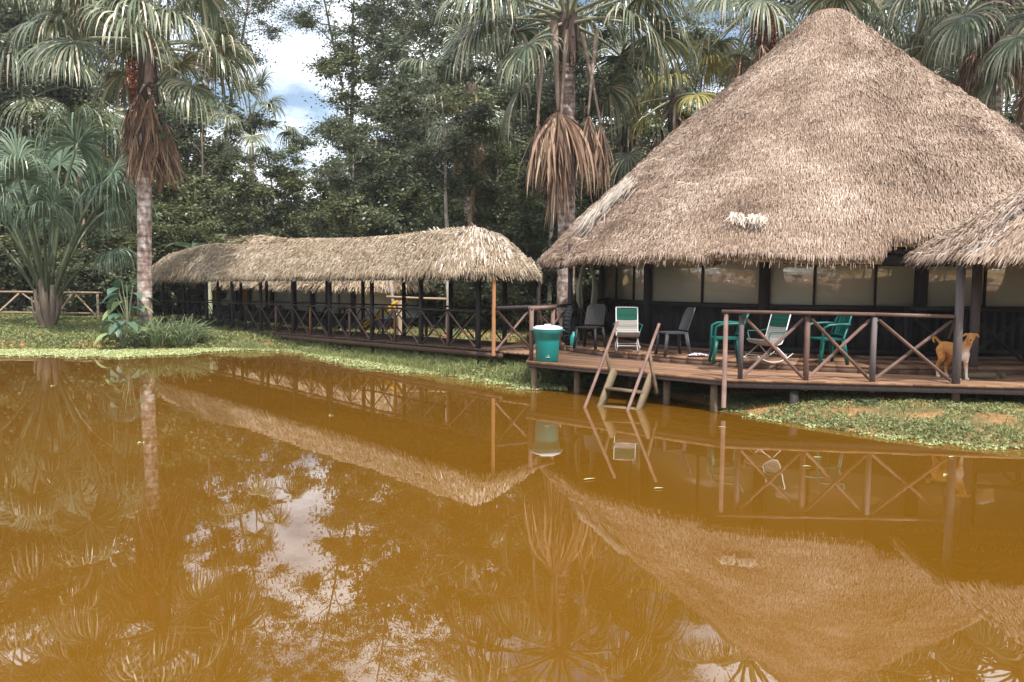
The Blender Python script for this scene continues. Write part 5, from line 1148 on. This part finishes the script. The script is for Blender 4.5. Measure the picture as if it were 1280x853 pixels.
# leafy plants under the deck and on the right bank
def fern(lab, base, n, H, seed, group=None):
    g = np.random.default_rng(seed); b = MB()
    for k in range(n):
        a = k*2.399; e = g.uniform(.2, 1.1); d = nrm([math.cos(a), math.sin(a), e]); p = np.zeros(3); dd = d.copy(); Lf = H*g.uniform(.7, 1.2); m_ = 9; rr = g.random()
        for j in range(m_):
            q = p+dd*Lf/m_; s = nrm(np.cross(dd, (0, 0, 1.)));
            for sg_ in (-1, 1):
                l = Lf*.32*math.sin(math.pi*(j+1.2)/(m_+1.6)); t_ = p+s*sg_*l+dd*l*.45; w = dd*Lf*.035; b.polys([[p-w, p+w, t_+w*.2, t_-w*.2]], 0, rr*.6)
            p = q; dd = nrm(dd-np.array([0, 0, .14]))
    return tag(b.build('leafy_plant', [M['bigleaf'] if seed % 2 else M['leafB']], loc=base), lab, 'plant', group)
fe = [(700, 14.9, .45), (745, 14.8, .4), (842, 13.9, .42), (870, 13.6, .45), (935, 12.55, .3), (950, 12.4, .34), (968, 12.35, .3), (985, 12.3, .3), (1085, 11.75, .22), (1180, 11.4, .2), (860, 13.8, .4), (765, 14.5, .4)]
fel = ['under the left end of the deck', 'in the shade just left of the water steps', 'under the deck right of the water steps', 'in the shade left of the post at the deck corner', 'at the waterline right of the corner post', 'below the first bay of the deck railing', 'under the rail between corner post and first pile', 'beside the first dark pile under the railing', 'at the foot of the last rail post before the dog', 'on the right bank below the dog', 'under the deck, second from the corner pile', 'in the shade behind the water steps']
for i, ((px, Y, h), l_) in enumerate(zip(fe, fel)):
    p_ = at(px, 490, Y); fern('dark leafy fern-like plant '+l_, (p_[0], Y, max(.02, float(ground_z(p_[0], Y)))), 15, h, i+1)

# ------------------------------------------------------------------ ground cover
M['weed'] = mat('floating_weed', [(.19, .22, .09), (.39, .42, .18), (.60, .62, .34)], .5, .4, trans=.2)
M['cover'] = mat('ground_cover', [(.10, .12, .04), (.24, .27, .10), (.44, .44, .21)], .5, .4, trans=.25)
def scatter(fn_d, n, box, seed):
    g = np.random.default_rng(seed); x = g.uniform(box[0], box[1], n); y = g.uniform(box[2], box[3], n); k = g.random(n) < fn_d(x, y); return x[k], y[k]
def fbm(x, y): return .5+.25*np.sin(x*1.3+2*np.sin(y*.9))+.25*np.sin(y*2.1+1.5*np.sin(x*1.7))
def rosettes(x, y, z, nl, L, w, seed, upk=.6):
    g = np.random.default_rng(seed); n = len(x); P0 = np.repeat(np.stack([x, y, z], 1), nl, 0); N_ = n*nl; a = g.random(N_)*6.28; L_ = L*(.5+.9*g.random((N_, 1)))
    d = nrm(np.stack([np.cos(a), np.sin(a), upk*g.random(N_)*1.6], 1)); s = nrm(np.cross(d, np.array([0, 0, 1.0])+.5*g.normal(size=(N_, 3)))); W_ = L_*w
    m_ = P0+d*L_*.55+[0, 0, .01]; t = P0+d*L_; t[:, 2] -= .01
    return np.stack([P0, m_+s*W_, t, m_-s*W_], 1), np.clip(np.repeat(g.random(n)*.5, nl)+.5*g.beta(2, 2, N_), 0, 1)
# bank ground cover: right bank, left bank, under the rail
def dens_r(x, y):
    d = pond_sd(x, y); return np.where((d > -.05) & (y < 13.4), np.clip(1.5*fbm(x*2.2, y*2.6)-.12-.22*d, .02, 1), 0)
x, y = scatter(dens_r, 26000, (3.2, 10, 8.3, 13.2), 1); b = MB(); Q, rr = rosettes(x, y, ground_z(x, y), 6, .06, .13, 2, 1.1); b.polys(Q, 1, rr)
def dens_l(x, y):
    d = pond_sd(x, y); return np.where((d > -.1) & (d < 2.8), np.clip(.35+.75*fbm(x, y), 0, 1)*np.clip(1.3-d*.35, 0, 1), 0)
x, y = scatter(dens_l, 42000, (-9, 1.6, 14.4, 25), 3); Q, rr = rosettes(x, y, ground_z(x, y), 5, .085, .18, 4, 1.4); b.polys(Q, 0, rr)
x, y = scatter(lambda x, y: np.where((pond_sd(x, y) > 2.0) & (y < 29), .5*fbm(x, y)+.3, 0), 14000, (-14, 1, 17, 29), 13); Q, rr = rosettes(x, y, ground_z(x, y), 4, .09, .16, 14, 1.5); b.polys(Q, 0, rr)
x, y = scatter(lambda x, y: np.where(pond_sd(x, y) > .0, .35+.7*fbm(x*.7, y*1.4), 0), 60000, (-26, -8, 21.5, 36), 5); Q, rr = rosettes(x, y, ground_z(x, y), 4, .085, .18, 6, 1.2); b.polys(Q, 0, rr*.8)
def blades(x, y, z, H, w, seed):
    g = np.random.default_rng(seed); n = len(x); a = g.random(n)*6.28; ln = .35*g.random(n); d = np.stack([np.cos(a)*ln, np.sin(a)*ln, np.ones(n)], 1); s_ = np.stack([np.sin(a+.8), np.cos(a+.8), 0*a], 1)*w; h = (H*(.35+.9*g.random(n)))[:, None]; P = np.stack([x, y, z-.01], 1)
    m_ = P+d*h*.6; t = m_+nrm(d+np.stack([np.cos(a), np.sin(a), -.4+0*a], 1))*h*.45; return np.stack([P-s_, P+s_, m_+s_*.8, m_-s_*.8], 1), np.stack([m_-s_*.8, m_+s_*.8, t+s_*.1, t-s_*.1], 1), g.beta(2, 2, n)
for (fn_, n_, box_, H_, sd_) in ((lambda x, y: np.where((pond_sd(x, y) > -.25) & (pond_sd(x, y) < 1.6), np.clip(fbm(x*1.5, y*1.5)*1.5-.35, 0, 1), 0), 100000, (-8, 1.4, 14.6, 24.5), .24, 21), (lambda x, y: np.where((pond_sd(x, y) > .2), np.clip(fbm(x, y)*1.4-.5, 0, 1), 0), 60000, (-24, -7, 21.5, 34), .10, 22), (lambda x, y: np.where((pond_sd(x, y) > .0) & (y < 13), np.clip(fbm(x*3, y*3)*1.3-.45, 0, 1), 0), 42000, (3.3, 10, 8.3, 13), .085, 23)):
    x, y = scatter(fn_, n_, box_, sd_); q1_, q2_, r_ = blades(x, y, np.maximum(ground_z(x, y), .0), H_, .0055, sd_); b.polys(q1_, 0, r_); b.polys(q2_, 0, r_)
struct(b.build('ground_cover', [M['cover'], mat('cover_sunlit', [(.14, .15, .05), (.29, .31, .13), (.46, .45, .23)], .5, .4, trans=.3)]), 'stuff', 'low green creeping plants and grass covering the banks', 'ground cover')  # second slot: brighter copy of the cover, sunlight painted into the right bank
# floating weed mats
def dens_w(x, y):
    d = pond_sd(x, y); e = 1.0+.5*np.sin(x*.9)+.3*np.sin(x*2.3+1); e = np.where(x < -8.3, 2.0+.2*np.sin(x*1.7)+.12*np.sin(x*5), np.where(x > 2, .18+.22*np.clip((x-4.3), 0, 1), .75+.35*np.sin(x*1.3))); return np.where((d < .05), np.clip((e+d)*2.2+.9*(fbm(x*4, y*5)-.5), 0, 1)*np.clip(.45+.9*fbm(x*3, y*3), 0, 1)+.0, 0)
x, y = scatter(dens_w, 75000, (-26, -7.5, 19.0, 22.8), 7); b = MB(); Q, rr = rosettes(x, y, np.full(len(x), .012), 4, .065, .38, 8, .12); b.polys(Q, 0, np.clip(rr+.15, 0, 1))
x, y = scatter(dens_w, 60000, (-7.5, 1.0, 14, 22.8), 9); Q, rr = rosettes(x, y, np.full(len(x), .012), 4, .05, .32, 10, .5); b.polys(Q, 0, rr)
x, y = scatter(dens_w, 16000, (3.2, 10, 8, 13), 11); Q, rr = rosettes(x, y, np.full(len(x), .010), 4, .042, .40, 12, .12); b.polys(Q, 0, rr*.9)
gg_ = np.random.default_rng(31); x = gg_.uniform(-9, 6, 18); y = gg_.uniform(8, 19, 18); k_ = pond_sd(x, y) < -.3; x, y = x[k_], y[k_]; Q, rr = rosettes(x, y, np.full(len(x), .006), 2, .045, .3, 32, .02); b.polys(Q, 0, rr)
struct(b.build('floating_weed', [M['weed']]), 'stuff', 'pale green floating weed fringing the water edge', 'water plants')
# a few drifting leaves on the water
g = np.random.default_rng(5)
for i, (px, py) in enumerate(((897, 534), (1016, 572), (1186, 572), (1003, 583), (729, 600), (817, 611))):
    p_ = gz(px, py, .006); b = MB(); leaf_blade(b, np.array([0, 0, .003]), nrm([1, g.normal(0, .5), 0.02]), .09+.05*g.random(), .03, 0.0, rnd=.9); tag(b.build('floating_leaf', [M['weed']], loc=p_), 'yellowish leaf drifting on the brown water '+('off the corner post of the deck', 'among the mirrored railing crosses', 'below the mirrored dog, near the right bank', 'just below another leaf in the mirrored railing', 'alone below the mirrored bin', 'alone below the mirrored water steps')[i], 'leaf', 'leaves drifting on the open water')
